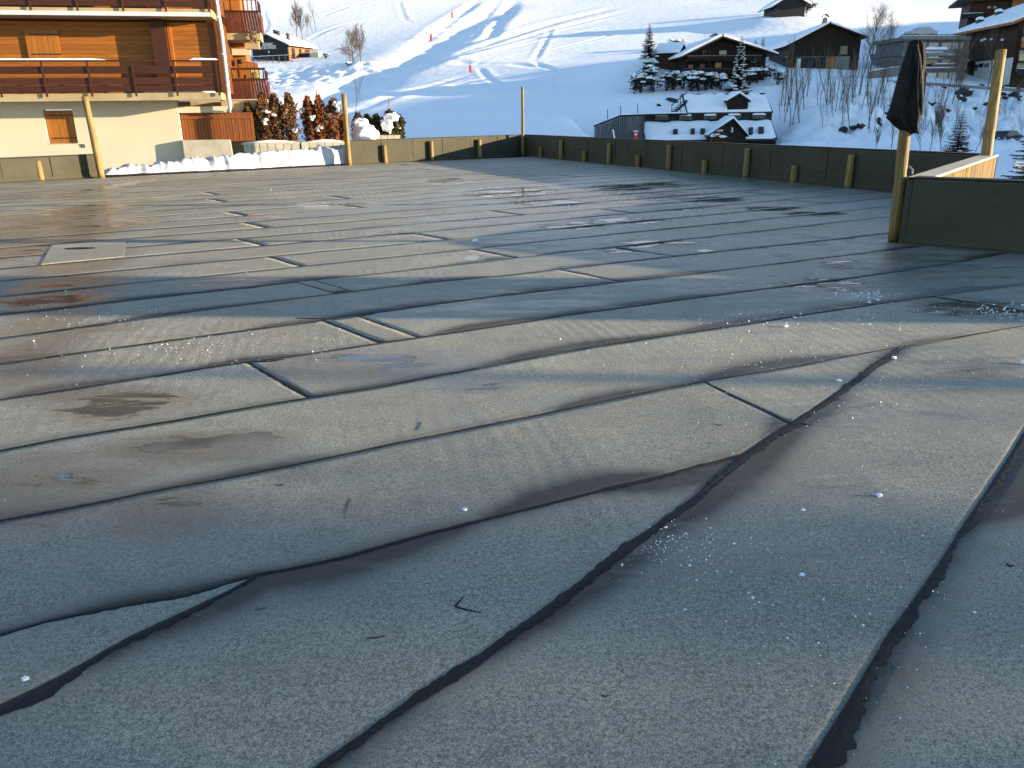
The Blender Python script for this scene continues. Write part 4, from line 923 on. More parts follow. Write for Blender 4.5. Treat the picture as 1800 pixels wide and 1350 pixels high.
text_mesh(r_, 'lettering', 'LA BOURNERIE', 1.0, (f_.x(472, 86), -.05, f_.z(472, 86)), 'ornament', f_.x(486, 84)-f_.x(458.5, 84))
o = f_.at(472.5, 91.5, -.05); obj('cross_emblem', bx(o.x-.07, o.x+.07, -.06, -.04, o.z-.25, o.z+.25).box(o.x-.2, o.x+.2, -.058, -.042, o.z-.02, o.z+.12), M['ornament'], r_)
sx = w_/2; sd = obj('side_cladding', bx(sx+.002, sx+.06, .2, 9.3, 0, he-.1), M['orangewood'], r_)
for i in range(12): obj('board', bx(sx+.062, sx+.085, .25+i*.75, .25+i*.75+.70, .05, he-.15), M['orangewood'], sd)
for i, (y0, y1) in enumerate([(1.2, 2.4), (4.0, 5.0), (6.2, 8.2)]): obj('side_window', bx(sx+.09, sx+.12, y0, y1, .2 if i == 0 else .9, he-.6), M['glass'], r_)
ch = MB()
for px, py, hh in ((483, 56, 1.3), (489, 58, 1.3), (506, 62, .5)):
    p = f_.at(px, py, 3.0); ch.box(p.x-.25, p.x+.25, 2.7, 3.3, p.z-1.2, p.z+.4)
obj('chimney', ch, M['steel'], r_)
for i in range(6):
    x = -w_/2+.6+i*(w_-1)/6; obj('terrace_table', bx(x, x+1.0, -2.0, -1.2, .7, .8).box(x+.45, x+.55, -1.65, -1.55, -.3, .7), M['steel'], r_)
fe = empty('terrace_fence', ROOTM[r_.name] @ Vector((0, -3.0, 0)), rz, 'dark terrace railing with snow in front of the restaurant', 'fence')
for i in range(9): obj('post', bx(-w_/2-1+i*1.6-.05, -w_/2-1+i*1.6+.05, -.05, .05, -1.4, .65), M['steel'], fe)
for zz_ in (.1, .55): obj('rail', bx(-w_/2-1.2, w_/2+3, -.04, .04, zz_, zz_+.1), M['steel'], fe)
sn = MB(); snow_ridge(sn, (-w_/2-1, 0, .65), (w_/2+3, 0, .65), .1, .12, 9, 30); obj('rail_snow', sn, M['snow'], fe)
gp = P(556, 101, 186); g_ = empty('terrace_bar', gp, rz, 'pale timber terrace bar beside the restaurant', 'kiosk')
obj('counter', bx(-1.6, .6, 0, 1.5, -.8, 1.0), M['cream'], g_); obj('dark_panel', bx(-4.2, -1.7, -.2, 1.2, -1, .9), M['blackwood'], g_)
for i in range(4): obj('ski_rack_board', MB().tube([(1.0+i*.5, 0, -.3), (.8+i*.5, 0, 1.2-i*.2)], .06, 5), M['steel'], g_)
sn = MB(); snow_ridge(sn, (-4.2,.6,.95), (.6,.7,1.02), .5, .2, 4); obj('bar_snow', sn, M['snow'], g_)
# --- chalet with balconies
rz = math.radians(4); b_ = P(1268, 137, 104)
r_ = empty('chalet', b_, rz, 'dark timber chalet with two front balconies behind the snowy spruce', 'building'); f_ = Fac(r_, rz)
xl, xr_ = f_.x(1204, 120), f_.x(1345, 120); cx = (xl+xr_)/2; w_ = xr_-xl
r_.location = ROOTM[r_.name] @ Vector((cx, 0, 0)); ROOTM[r_.name] = Matrix.Translation(r_.location) @ Matrix.Rotation(rz, 4, 'Z'); f_ = Fac(r_, rz)
gable_house(r_, w_, 10, 0, f_.z(1264, 68), .9, 1.5, 'darkwood', 'darkwood', .3, apex=f_.x(1264, 68), hel=f_.z(1204, 97), her=f_.z(1345, 95))
boards(r_, -w_/2, w_/2, f_.z(1260, 127), f_.z(1264, 107), 0, 26, 'darkwood')
for z0, z1, x0, x1 in ((105, 97, 1208, 1338), (128, 120, 1198, 1330)):
    za, zb = f_.z(1264, z0, -1.2), f_.z(1264, z1, -1.2); xa, xb = f_.x(x0, z0, -1.2), f_.x(x1, z0, -1.2)
    bal = obj('balcony', bx(xa, xb, -1.2, 0, za-.15, za), M['darkwood'], r_)
    nb = 30
    for i in range(nb): obj('board', bx(xa+(xb-xa)*i/nb+.015, xa+(xb-xa)*(i+1)/nb-.015, -1.24, -1.2, za+.05, zb-.08), M['darkwood'], bal)
    obj('hand_rail', bx(xa, xb, -1.28, -1.16, zb-.08, zb), M['greywood'], bal)
for x in (1246, 1307): obj('balcony_post', bx(f_.x(x, 110, -1.15)-.08, f_.x(x, 110, -1.15)+.08, -1.15, -1.0, f_.z(x, 128, -1.15), f_.z(x, 88, -1.15)), M['darkwood'], r_)
for x0, x1, y0, y1, gm in ((1230,1239,112,120,'redcurt'),(1257,1268,110,119,'amber'),(1264,1277,89,96,'paleglass'),(1235,1241,89,97,'glass'),(1210,1218,114,122,'redcurt'),(1320,1330,100,110,'glass')):
    window(r_, f_.x(x0, y0), f_.x(x1, y0), f_.z(x0, y1), f_.z(x0, y0), -.06, gm)
p = f_.at(1255, 66, 3); obj('chimney', bx(p.x-.35, p.x+.35, 2.6, 3.3, p.z-1.2, p.z), M['concrete'], r_); obj('chimney_cap', MB().prism([(p.x-.55,2.5,p.z+.12),(p.x+.5,2.5,p.z+.12),(p.x+.1,2.5,p.z+.5)], (0,1,0)), M['steel'], r_)
# --- small shed
rz = math.radians(-28); b_ = P(1178, 102, 109); r_ = empty('garden_shed', b_, rz, 'small brown shed with thick snow roof above the garden', 'shed')
# ridge across: gable on the right side
wl = obj('wall', MB().prism([(1.5,-1.3,-1.5),(1.5,1.3,-1.5),(1.5,1.3,.55),(1.5,0,1.35),(1.5,-1.3,.55)], (-3.0,0,0)), M['midbrown'], r_)
rf = MB(); sn = MB()
for s in (-1, 1):
    rf.hexa([(-1.8,0,1.37),(1.8,0,1.37),(1.8,s*1.7,.33),(-1.8,s*1.7,.33)] if s > 0 else [(-1.8,s*1.7,.33),(1.8,s*1.7,.33),(1.8,0,1.37),(-1.8,0,1.37)], [(-1.8,0,1.47),(1.8,0,1.47),(1.8,s*1.7,.43),(-1.8,s*1.7,.43)] if s > 0 else [(-1.8,s*1.7,.43),(1.8,s*1.7,.43),(1.8,0,1.47),(-1.8,0,1.47)])
    sn.hexa([(-1.75,0,1.475),(1.75,0,1.475),(1.75,s*1.65,.455),(-1.75,s*1.65,.455)] if s > 0 else [(-1.75,s*1.65,.455),(1.75,s*1.65,.455),(1.75,0,1.475),(-1.75,0,1.475)], [(-1.7,0,1.85),(1.7,0,1.85),(1.7,s*1.6,.8),(-1.7,s*1.6,.8)] if s > 0 else [(-1.7,s*1.6,.8),(1.7,s*1.6,.8),(1.7,0,1.85),(-1.7,0,1.85)])
rf_ = obj('roof', rf, M['darkwood'], r_); obj('roof_snow', sn, M['snow'], rf_, smooth=False, bevel=.12)
obj('door', bx(1.502, 1.53, -.4, .4, -1, .5), M['darkwood'], r_)
# --- barn chalet with tall chimney
rz = math.radians(-4); b_ = P(1446, 117, 119); r_ = empty('chalet', b_, rz, 'old dark timber barn chalet with a tapering chimney and forked porch post', 'building'); f_ = Fac(r_, rz)
xl, xr_ = f_.x(1383, 110), f_.x(1509, 110); cx = (xl+xr_)/2; w_ = xr_-xl
r_.location = ROOTM[r_.name] @ Vector((cx, 0, 0)); ROOTM[r_.name] = Matrix.Translation(r_.location) @ Matrix.Rotation(rz, 4, 'Z'); f_ = Fac(r_, rz)
gable_house(r_, w_, 11, 0, f_.z(1455, 44), .55, 1.2, 'darkwood', 'darkwood', .28, apex=f_.x(1455, 44), hel=f_.z(1383, 80), her=f_.z(1509, 66))
nb = 16; z0, z1 = f_.z(1450, 80), f_.z(1450, 64)
boards(r_, -w_/2+.2, w_/2-.2, f_.z(1450, 98), f_.z(1450, 80), 0, 30, 'darkwood'); boards(r_, f_.x(1415, 70), f_.x(1495, 70), z0, z1, 0, 8, 'darkwood', vert=False)
obj('porch_beam', bx(f_.x(1404, 100, -.3), f_.x(1466, 100, -.3), -.4, -.2, f_.z(1440, 101, -.3), f_.z(1440, 98.8, -.3)), M['greywood'], r_)
obj('porch_dark_sheet', bx(f_.x(1404, 108, -.03), f_.x(1462, 108, -.03), -.04, -.02, f_.z(1440, 118, -.03), f_.z(1440, 101.5, -.03)), M['blackwood'], r_)  # dark sheet stands in for the shade inside the open porch
p = MB(); a_, c_ = f_.at(1434.5, 119, -.3), f_.at(1435.5, 105, -.3); p.tube([a_, c_], .12, 6); p.tube([c_, f_.at(1431, 101, -.3)], .08, 6); p.tube([c_, f_.at(1440, 101, -.3)], .08, 6); obj('forked_post', p, M['greywood'], r_)
obj('masonry_corner', bx(f_.x(1468, 108, -.05), f_.x(1493, 108, -.05), -.08, -.03, -1, f_.z(1480, 99, -.05)), M['aptgrey'], r_)
obj('plank_wall', bx(f_.x(1452, 108, -.05), f_.x(1467, 108, -.05), -.07, -.045, -1, f_.z(1460, 99, -.05)), M['orangewood'], r_)
window(r_, f_.x(1477, 85), f_.x(1490, 85), f_.z(1477, 96), f_.z(1477, 81), -.05)
p = f_.at(1449, 43, 2.2); hh = f_.z(1449, 31, 2.2)-p.z
obj('chimney', MB().hexa([(p.x-.42,1.8,p.z-.8),(p.x+.36,1.8,p.z-.8),(p.x+.36,2.6,p.z-.8),(p.x-.42,2.6,p.z-.8)], [(p.x-.18,1.95,p.z+hh),(p.x+.24,1.95,p.z+hh),(p.x+.24,2.45,p.z+hh),(p.x-.18,2.45,p.z+hh)]), M['aptgrey'], r_)
cp = MB(); q0 = p.z+hh+.08
for s in (-1, 1): cp.hexa([(p.x+.03,1.8,q0+.32),(p.x+.03+s*.5,1.8,q0),(p.x+.03+s*.5,2.6,q0),(p.x+.03,2.6,q0+.32)][::s], [(p.x+.03,1.8,q0+.38),(p.x+.03+s*.5,1.8,q0+.06),(p.x+.03+s*.5,2.6,q0+.06),(p.x+.03,2.6,q0+.38)][::s])
obj('chimney_cap', cp, M['steel'], r_)
sg = P(1403, 117, 117.5); s_ = empty('notice_board', sg, 0, 'pale notice board standing in the snow beside the barn chalet', 'sign'); obj('panel', bx(-.28, .28, -.04, .02, -.4, 1.0), M['white'], s_); obj('cap', bx(-.32, .32, -.06, .04, 1.0, 1.12), M['greywood'], s_)
# --- hut high on the slope
rz = math.radians(2); b_ = P(1388, 27, 180); r_ = empty('hut', b_, rz, 'dark windowless hut high on the ski slope', 'hut'); f_ = Fac(r_, rz)
w_ = f_.x(1414, 20)-f_.x(1362, 20); gable_house(r_, w_, 7, 0, f_.z(1390, -8), 1.0, .8, 'blackwood', 'blackwood', .4, hel=f_.z(1362, 9), her=f_.z(1414, 6))
boards(r_, -w_/2, w_/2, -.5, f_.z(1414, 9), 0, 20, 'blackwood')
# --- terraced building with two snow roofs
rz = math.radians(1.5); b_ = P(1250, 250, 82); r_ = empty('terraced_building', b_, rz, 'terraced timber building with two snow covered roofs and gabled dormers', 'building'); f_ = Fac(r_, rz)
D1, D2 = 2.3, 4.8
zA, zB, zC, zD = f_.z(1240, 246, 0), f_.z(1240, 214, D1), f_.z(1290, 197.5, D1), f_.z(1290, 165, D2)
x0, x1, x2 = f_.x(1131, 235, 1), f_.x(1362, 235, 1), f_.x(1207, 185, D1)
obj('lower_wall', bx(x0, x1, .5, D1+3, -4, zA-.1), M['darkwood'], r_)
lr = obj('lower_roof', MB().hexa([(x0,0,zA-.12),(x1,0,zA-.12),(x1,D1,zB-.12),(x0,D1,zB-.12)], [(x0,0,zA),(x1,0,zA),(x1,D1,zB),(x0,D1,zB)]), M['steel'], r_)
def roof_snow(par, xa, xb, ya, yb, za, zb, h, seed, bare=None):
    nx, ny = max(8, int((xb-xa)/.4)), 12; rows = []
    for j in range(ny+1):
        row = []
        for i in range(nx+1):
            f, g = i/nx, j/ny; hh = h*(.8+.4*N(f*9+seed, g*4))
            if g > .8: hh -= h*1.5*max(0, N(f*14+seed, g*3, 5)+(g-.86)*3+(bare or -.2))
            if i in (0, nx) or j in (0, ny): hh = min(hh, .02)
            row.append((xa+(xb-xa)*f, ya+(yb-ya)*g, za+(zb-za)*g+hh))
        rows.append(row)
    return obj('roof_snow', MB().grid(rows), M['snow'], par, smooth=True)
roof_snow(lr, x0+.1, x1-.1, .05, D1-.1, zA+.01, zB+.01, .28, 3)
wl = obj('gallery_wall', bx(x0, x1, D1+.02, D1+5, zB-3, zC), M['darkwood'], r_)
boards(r_, x0, x1, zB-.2, zC-.05, D1+.02, 46, 'blackwood')
for a_, c_ in ((1151,1174),(1193,1215),(1236,1258),(1278,1301),(1321,1345)):
    xa, xb = f_.x(a_, 205, D1), f_.x(c_, 205, D1); zt_ = f_.z(1240, 203, D1); w2 = obj('window_box', bx(xa, xb, D1-.25, D1-.05, f_.z(1240, 210, D1), zt_), M['greywood'], r_)
    sn = MB(); snow_ridge(sn, (xa, D1-.15, zt_), (xb, D1-.15, zt_), .2, .3, a_, 10); obj('ledge_snow', sn, M['snow'], w2, smooth=True)
    for k in range(7): obj('slat', bx(xa+(xb-xa)*k/7+.02, xa+(xb-xa)*(k+.8)/7, D1-.29, D1-.252, f_.z(1240, 209.5, D1), zt_-.08), M['greywood'], w2)
ur = obj('upper_roof', MB().hexa([(x2,D1-.3,zC-.1),(x1,D1-.3,zC-.1),(x1,D2,zD-.1),(x2,D2,zD-.1)], [(x2,D1-.3,zC),(x1,D1-.3,zC),(x1,D2,zD),(x2,D2,zD)]), M['steel'], r_)
roof_snow(ur, x2+.1, x1-.1, D1-.25, D2-.3, zC+.01, zD-.02, .3, 8, .05)
obj('upper_wall', bx(x2+.2, x1-.2, D1+.5, D2+3, zB-2, zC-.12), M['darkwood'], r_); obj('ridge_board', bx(x2, x1, D2-.1, D2+.1, zD-.2, zD+.05), M['blackwood'], r_)
sn = MB(); snow_ridge(sn, (x0, D1-.4, zC-.05), (x2, D1-.4, zC+.0), .5, .15, 12, 20); obj('terrace_snow', sn, M['snow'], r_); obj('terrace_slab', bx(x0, x2, D1-.6, D1+.0, zC-.2, zC-.06), M['darkwood'], r_)
def dormer(pa, pl, pr, yb_, ye, c0, c1, name, num=None):
    ax, az = f_.x(*pa, c0), f_.z(*pa, c0); xl, xr_ = f_.x(pl, ye, c0), f_.x(pr, ye, c0); zl, zr_ = f_.z(pl, ye, c0), f_.z(pr, ye, c0); zb_ = f_.z(pa[0], yb_, c0)
    d_ = obj(name, MB().prism([(xl+.15,c0,zb_),(xr_-.15,c0,zb_),(xr_-.15,c0,zr_-.1),(ax,c0,az-.2),(xl+.15,c0,zl-.1)], (0,c1-c0,0)), M['darkwood'], r_)
    m_, sn = MB(), MB()
    for xe_, ze_ in ((xl, zl), (xr_, zr_)):
        q = [(ax,c0-.35,az-.14),(xe_,c0-.35,ze_-.14),(xe_,c0-.35,ze_),(ax,c0-.35,az)]; q2 = [(ax,c0-.3,az+.005),(xe_,c0-.3,ze_+.005),(xe_*1.0,c0-.3,ze_+.18),(ax,c0-.3,az+.26)]
        if xe_ > ax: q, q2 = q[::-1], q2[::-1]
        m_.prism(q[::-1], (0,c1-c0,0)); sn.prism(q2[::-1], (0,c1-c0-.1,0))
    rr = obj('dormer_roof', m_, M['blackwood'], d_); obj('dormer_snow', sn, M['snow'], rr, bevel=.05)
    nb = 9
    for i in range(nb):
        xa, xb = xl+.2+(xr_-xl-.4)*i/nb, xl+.2+(xr_-xl-.4)*(i+.93)/nb; xm = (xa+xb)/2; top = az-.35-(az-(zl if xm < ax else zr_))*abs(xm-ax)/max(.01, abs((xl if xm < ax else xr_)-ax))
        if top > zb_+.1: obj('board', bx(xa, xb, c0-.03, c0-.003, zb_, top), M['darkwood'], d_)
    return d_
dormer((1299, 164), 1277, 1318, 200, 177, D1-.1, D2, 'upper_dormer'); dl = dormer((1288, 208), 1243, 1314, 262, 238, -.8, D1, 'lower_dormer')
o = f_.at(1286.5, 232, -.85); text_mesh(r_, 'house_number', '3', .6, (o.x, -.86, o.z), 'ornament')
for a_, c_, y0, y1 in ((1183,1191,229,236),(1214,1221,228,236),(1231,1239,228,236),(1316,1323,226,236),(1333,1342,225,235)):
    def onroof(px, py):
        g = (lambda t: None); o0 = f_.m @ Vector((0,0,CAM_H)); d0 = f_.m.to_3x3() @ ray(px, py); sl = (zB-zA)/D1; t = (zA+.3-o0.z+sl*o0.y)/(d0.z-sl*d0.y); return o0+d0*t
    a1, a2, a3, a4 = onroof(a_, y1), onroof(c_, y1), onroof(c_, y0), onroof(a_, y0); up = Vector((0,-.1,.14))
    sk = obj('skylight', MB().hexa([a1-up, a2-up, a3-up, a4-up], [a1+up, a2+up, a3+up, a4+up]), M['steel'], r_); obj('pane', MB().add([a1+up*1.1+(a3-a1)*.1, a2+up*1.1+(a4-a2)*.1, a3+up*1.1+(a1-a3)*.1, a4+up*1.1+(a2-a4)*.1], [(0,1,2,3)]), M['glass'], sk)
p = f_.at(1172, 236, 2.4); obj('chimney', bx(p.x-.35, p.x+.35, 2.1, 2.8, p.z-1, f_.z(1172, 220, 2.4)), M['blackwood'], r_); m_ = MB(); blob(m_, (p.x, 2.45, f_.z(1172, 218.5, 2.4)), .5, .5, .22, 3); obj('chimney_snow', m_, M['snow'], r_, smooth=True)
# stair up to the upper terrace
m_ = MB(); a_, c_ = f_.at(1178, 201, D1), f_.at(1206, 176, D2-1)
st_ = empty('outdoor_stair', ROOTM[r_.name] @ a_, 0, 'dark outdoor stair climbing beside the upper snow roof', 'stairs')
for i in range(9):
    q = ROOTM[r_.name].to_3x3() @ ((c_-a_)*(i/8)); obj('step', bx(q.x-.25, q.x+.35, q.y-.3, q.y+.3, q.z-.1, q.z), M['darkwood'], st_)
q = ROOTM[r_.name].to_3x3() @ (c_-a_); obj('stringer', MB().tube([(0,-.35,-.15), q+Vector((0,-.35,-.15))], .1, 6), M['darkwood'], st_); obj('hand_rail', MB().tube([(0,-.35,.8), q+Vector((0,-.35,.8))], .05, 6), M['darkwood'], st_)
# weathered plank wall
a_, c_ = P(1045, 243, 81.5), P(1133, 243, 81.5); pw = empty('plank_wall', a_, 0, 'weathered grey plank retaining wall with a sloping top', 'wall'); nb = 26
for i in range(nb):
    px = 1045+88*i/nb; yt = np.interp(px, [1045, 1090, 1133], [223, 205, 203.5]); x = P(px, 230, 81.5).x-a_.x; x2_ = P(px+88/nb, 230, 81.5).x-a_.x-.02; zt_ = P(px, yt, 81.5).z-a_.z
    obj('plank', bx(x, x2_, -.03-.02*(i % 2), .06, -3, zt_), M['greywood'], pw)
m_ = MB(); pts = [P(x, y, 81.5)-a_+Vector((0,0,.02)) for x, y in ((1044, 222.5), (1090, 204.3), (1134, 202.8))]
obj('top_rail', MB().tube(pts, .09, 6), M['blackwood'], pw); sn = MB(); snow_ridge(sn, pts[0]+Vector((.2,.15,.1)), pts[1]+Vector((0,.15,.1)), .15, .12, 3); snow_ridge(sn, pts[1]+Vector((0,.15,.1)), pts[2]+Vector((0,.15,.1)), .15, .12, 4); obj('top_snow', sn, M['snow'], pw)
pb = P(1117, 236, 81); p_ = empty('letter_box', pb, 0, 'small red and white box standing before the plank wall', 'box'); obj('case', bx(-.2, .2, -.2, .2, -.5, .22), M['redplastic'], p_); obj('lid', bx(-.23, .23, -.24, .24, .22, .36), M['white'], p_); obj('front_plate', bx(-.11, .13, -.225, -.205, -.1, .12), M['white'], p_)
lp = P(1080, 243, 80.8); obj('leaning_plank', MB().tube([lp, P(1077.5, 228, 81.2)], .08, 5), M['ornament'], label='pale plank leaning against the weathered plank wall', cat='plank')
for i, (px, yb_, yt) in enumerate([(1068,210,193),(1091,205,185),(1121,203,184),(1196,199,167),(1181,200,188)]):
    b_ = P(px, yb_, 84); obj('snow_stake', MB().tube([b_, P(px, yt, 84)], .04, 5), M['steel'], label=['thin snow stake over the low end of the plank wall','thin snow stake over the bend of the plank wall top','thin snow stake over the tall end of the plank wall','tall snow stake beside the upper snow roof edge','short snow stake at the foot of the outdoor stair'][i], cat='stake')
# ---------------------------------------------------------------- right hand buildings
rz = math.radians(-4); b_ = P(1776, 135, 118)
r_ = empty('apartment_block', b_, rz, 'brown apartment block with a broad snow roof above a white ground floor', 'building'); f_ = Fac(r_, rz)
# local: +x along the balcony front, the corner at x=0; long dark side runs back to the left along +y
SR = math.radians(90)
cz = f_.z(1776, 135); L = 22.0
def side(px, py):            # point on the long side wall (plane x=0)
    o0 = f_.m @ Vector((0,0,CAM_H)); d0 = f_.m.to_3x3() @ ray(px, py); return o0+d0*(-o0.x/d0.x)
yb = side(1697, 90).y; ze = side(1775, 44).z; za = ze+3.2
L = yb
obj('side_wall', bx(-.02, .4, 0, L, -3, ze), M['midbrown'], r_)
for i in range(26): obj('cladding_board', bx(-.06-.01*(i % 2), -.022, L*i/26+.03, L*(i+1)/26-.03, side(1720, 108).z, ze-.05), M['midbrown'], r_)
obj('ground_floor_wall', bx(-.09, -.025, 0, L*.72, -2, side(1730, 107).z-.02), M['white'], r_)
obj('front_wall', bx(.4, 14, 0, .4, -3, ze+.5), M['midbrown'], r_); obj('back_block', bx(.4, 14, .4, L, -3, ze-.1), M['midbrown'], r_)
for y0, y1, x0, x1 in ((114,124,1716,1719),(112,118,1722,1729),(112,118,1732,1739)):
    a_, c_ = side(x1, y1), side(x0, y0); obj('window', bx(-.13, -.1, a_.y, c_.y, a_.z, c_.z), M['glass'], r_)
for x0, y0 in ((1729,66),(1741,66),(1724,68),(1760,67)):
    a_ = side(x0, y0+5); c_ = side(x0+6, y0); w2 = obj('window', bx(-.13, -.09, c_.y, a_.y, a_.z, c_.z), M['glass'], r_); obj('snow_ledge', bx(-.16, -.06, c_.y, a_.y-.2, a_.z, a_.z+.25), M['snow'], w2)
for x0, x1, y in ((1672,1703,80),(1674,1712,107)):
    a_, c_ = side(x1, y), side(max(x0, 1699), y); bal = obj('side_balcony', bx(-1.8, -.1, a_.y, c_.y, a_.z-.9, a_.z), M['blackwood'], r_); obj('rail_snow', bx(-1.85, -.6, a_.y+.02, c_.y+.1, a_.z, a_.z+.16), M['snow'], bal)
# roof: eave over the long side, rising to the right
rf = MB().hexa([(-1.6,-1.6,ze-.25),(7,-1.6,za),(7,L+1.4,za),(-1.6,L+1.4,ze-.25)], [(-1.6,-1.6,ze+.1),(7,-1.6,za+.35),(7,L+1.4,za+.35),(-1.6,L+1.4,ze+.1)]); rf.hexa([(7.01,-1.6,za),(16,-1.6,ze-.3),(16,L+1.4,ze-.3),(7.01,L+1.4,za)], [(7.01,-1.6,za+.35),(16,-1.6,ze+.05),(16,L+1.4,ze+.05),(7.01,L+1.4,za+.35)])
ro = obj('roof', rf, M['orangewood'], r_); sn = MB(); rows = []
for j in range(13):
    y = -1.5+(L+2.8)*j/12; rows.append([(-1.62, y, ze+.08)]+[(-1.5+8.5*i/8, y, ze+.12+(za-ze+.25)*i/8+.38*(.85+.3*N(i*.7, j*.6))) for i in range(9)]+[(16, y, ze+.5)])
sn.grid(rows); sn.add([(-1.62,-1.5,ze+.08),(7,-1.5,za+.3)]+[tuple(p) for p in rows[0][1:10]][::-1], [tuple(range(11))]); obj('roof_snow', sn, M['snow'], ro, smooth=True)
for px, py, w2, h2 in ((1722,40,.9,1.3),(1755,26,.8,1.3)):
    o0 = f_.m @ Vector((0,0,CAM_H)); d0 = f_.m.to_3x3() @ ray(px, py); sl = (za-ze+.25)/8.6; t = (ze+.4+sl*1.5+sl*o0.x-o0.z)/(d0.z-sl*d0.x); p = o0+d0*t
    v_ = obj('roof_vent', bx(p.x-.4, p.x+.4, p.y-.4, p.y+.4, p.z-.5, p.z+.5), M['steel'], ro); m_ = MB(); blob(m_, (p.x, p.y, p.z+.55), .6, .6, .3, px); obj('vent_snow', m_, M['snow'], v_, smooth=True) if False else obj('vent_snow', m_, M['snow'], ro, smooth=True)
# balconies on the sunny front
for z0, z1, mt in ((50, 60, 'midbrown'), (71, 84, 'orangewood'), (97, 107, 'balclit'), (121, 131, 'blackwood')):
    a_, c_ = f_.z(1790, z1, -1.2), f_.z(1790, z0, -1.2); bal = obj('balcony', bx(.1, 13, -1.3, 0, a_-.2, a_), M['midbrown'], r_)
    for i in range(28): obj('board', bx(.1+i*.46, .1+i*.46+.43, -1.36, -1.3, a_, c_), M[mt], bal)
    sn = MB(); snow_ridge(sn, (.2,-1.3,c_), (9,-1.3,c_), .12, .14, z0, 20); obj('rail_snow', sn, M['snow'], bal)
    for i in range(3): obj('window', bx(.6+i*3, 2.6+i*3, -.05, -.01, c_-.3, c_+1.5), M['paleglass'], r_)
# upper block behind
b_ = P(1800, 40, 140); r_ = empty('apartment_block', b_, math.radians(-20), 'tall brown apartment block rising behind the snow roofed one', 'building'); f_ = Fac(r_, math.radians(-20))
xl = f_.x(1702, 30); obj('wall', bx(xl, xl+22, 0, 9, -8, f_.z(1740, -14)), M['midbrown'], r_)
for i in range(22): obj('cladding_board', bx(xl+i*.8+.02, xl+i*.8+.76, -.05-.01*(i % 2), -.003, f_.z(1740, 60), f_.z(1740, -12)), M['midbrown'], r_)
obj('side_balcony', bx(xl-1.2, xl+2, -1.2, -.06, f_.z(1700, 33), f_.z(1700, 25)), M['blackwood'], r_); sn = MB(); snow_ridge(sn, (xl-1.2,-.7,f_.z(1700,25)), (xl+2,-.7,f_.z(1700,25)), .4, .15, 2); obj('rail_snow', sn, M['snow'], r_)
obj('eave', bx(xl-2.2, xl+10, -1.4, 8, f_.z(1690, 5), f_.z(1690, 1)), M['midbrown'], r_); sn = MB(); snow_ridge(sn, (xl-2.1,0,f_.z(1690,1)), (xl+10,0,f_.z(1690,1)), 1.2, .4, 3); obj('eave_snow', sn, M['snow'], r_)
for px in (1736, 1746): window(r_, f_.x(px, 12), f_.x(px+6, 12), f_.z(px, 15), f_.z(px, 11), -.07, 'paleglass')
obj('orange_panel', bx(f_.x(1779, 5), f_.x(1800, 5)+3, -.3, -.06, f_.z(1790, 14), f_.z(1790, -12)), M['orangewood'], r_)
# stepped grey building
rz = math.radians(6); b_ = P(1640, 137, 122); r_ = empty('terrace_building', b_, rz, 'stepped grey concrete building with white panels and a roof car park', 'building'); f_ = Fac(r_, rz)
X = lambda px, c=0: f_.x(px, 100, c)
lv = [(137,119,1590,1700,0.0),(119,96,1586,1702,.7),(96,87,1586,1702,.3),(87,71,1586,1700,1.5),(71,64,1584,1702,.8)]
for i, (yb_, yt, xa, xb, c) in enumerate(lv):
    obj('storey', bx(X(xa,c), X(xb,c), c, 9, f_.z(1640,yb_,c)-(1 if i == 0 else 0), f_.z(1640,yt,c)), M['aptgrey'], r_)
for y0, y1, xs_, c in ((139,128,((1629,1644),(1648,1664),(1668,1684)),0.0),(86,75,((1622,1627),(1632,1648),(1654,1671),(1673,1692)),1.5),(117,105,((1622,1646),(1654,1668)),.7)):
    for k, (a_, e_) in enumerate(xs_):
        mt = 'white' if (k+int(c)) % 2 == 0 and c != .7 else 'paleglass'
        obj('panel', bx(f_.x(a_, y0, c), f_.x(e_, y0, c), c-.06, c-.004, f_.z(1640, y0, c), f_.z(1640, y1, c)), M[mt if c != .7 else 'glass'], r_)
for y, xa, xb, c in ((119,1588,1700,-.6),(112,1640,1690,-.3),(96,1586,1690,.0),(87,1624,1676,.2),(66,1588,1698,.5),(63,1584,1698,.5),(101,1628,1660,-.2),(92,1618,1668,-.1)):
    bm = obj('terrace_edge', bx(f_.x(xa,y,c), f_.x(xb,y,c), c, c+.5, f_.z(1640,y,c)-.22, f_.z(1640,y,c)), M['galv'], r_); sn = MB(); snow_ridge(sn, (f_.x(xa+3,y,c), c+.25, f_.z(1640,y,c)), (f_.x(xb-8,y,c), c+.25, f_.z(1640,y,c)), .22, .16 if y != 87 else .5, y, 18); obj('edge_snow', sn, M['snow'], bm, smooth=True)
for i in range(12): obj('roof_rail_post', bx(f_.x(1586+i*10,60,.6)-.04, f_.x(1586+i*10,60,.6)+.04, .6, .68, f_.z(1640,64,.6), f_.z(1640,60.5,.6)), M['steel'], r_)
obj('roof_rail', bx(f_.x(1584,60,.6), f_.x(1698,60,.6), .58, .7, f_.z(1640,61.2,.6), f_.z(1640,60.2,.6)), M['steel'], r_)
GREY = r_; GF = f_
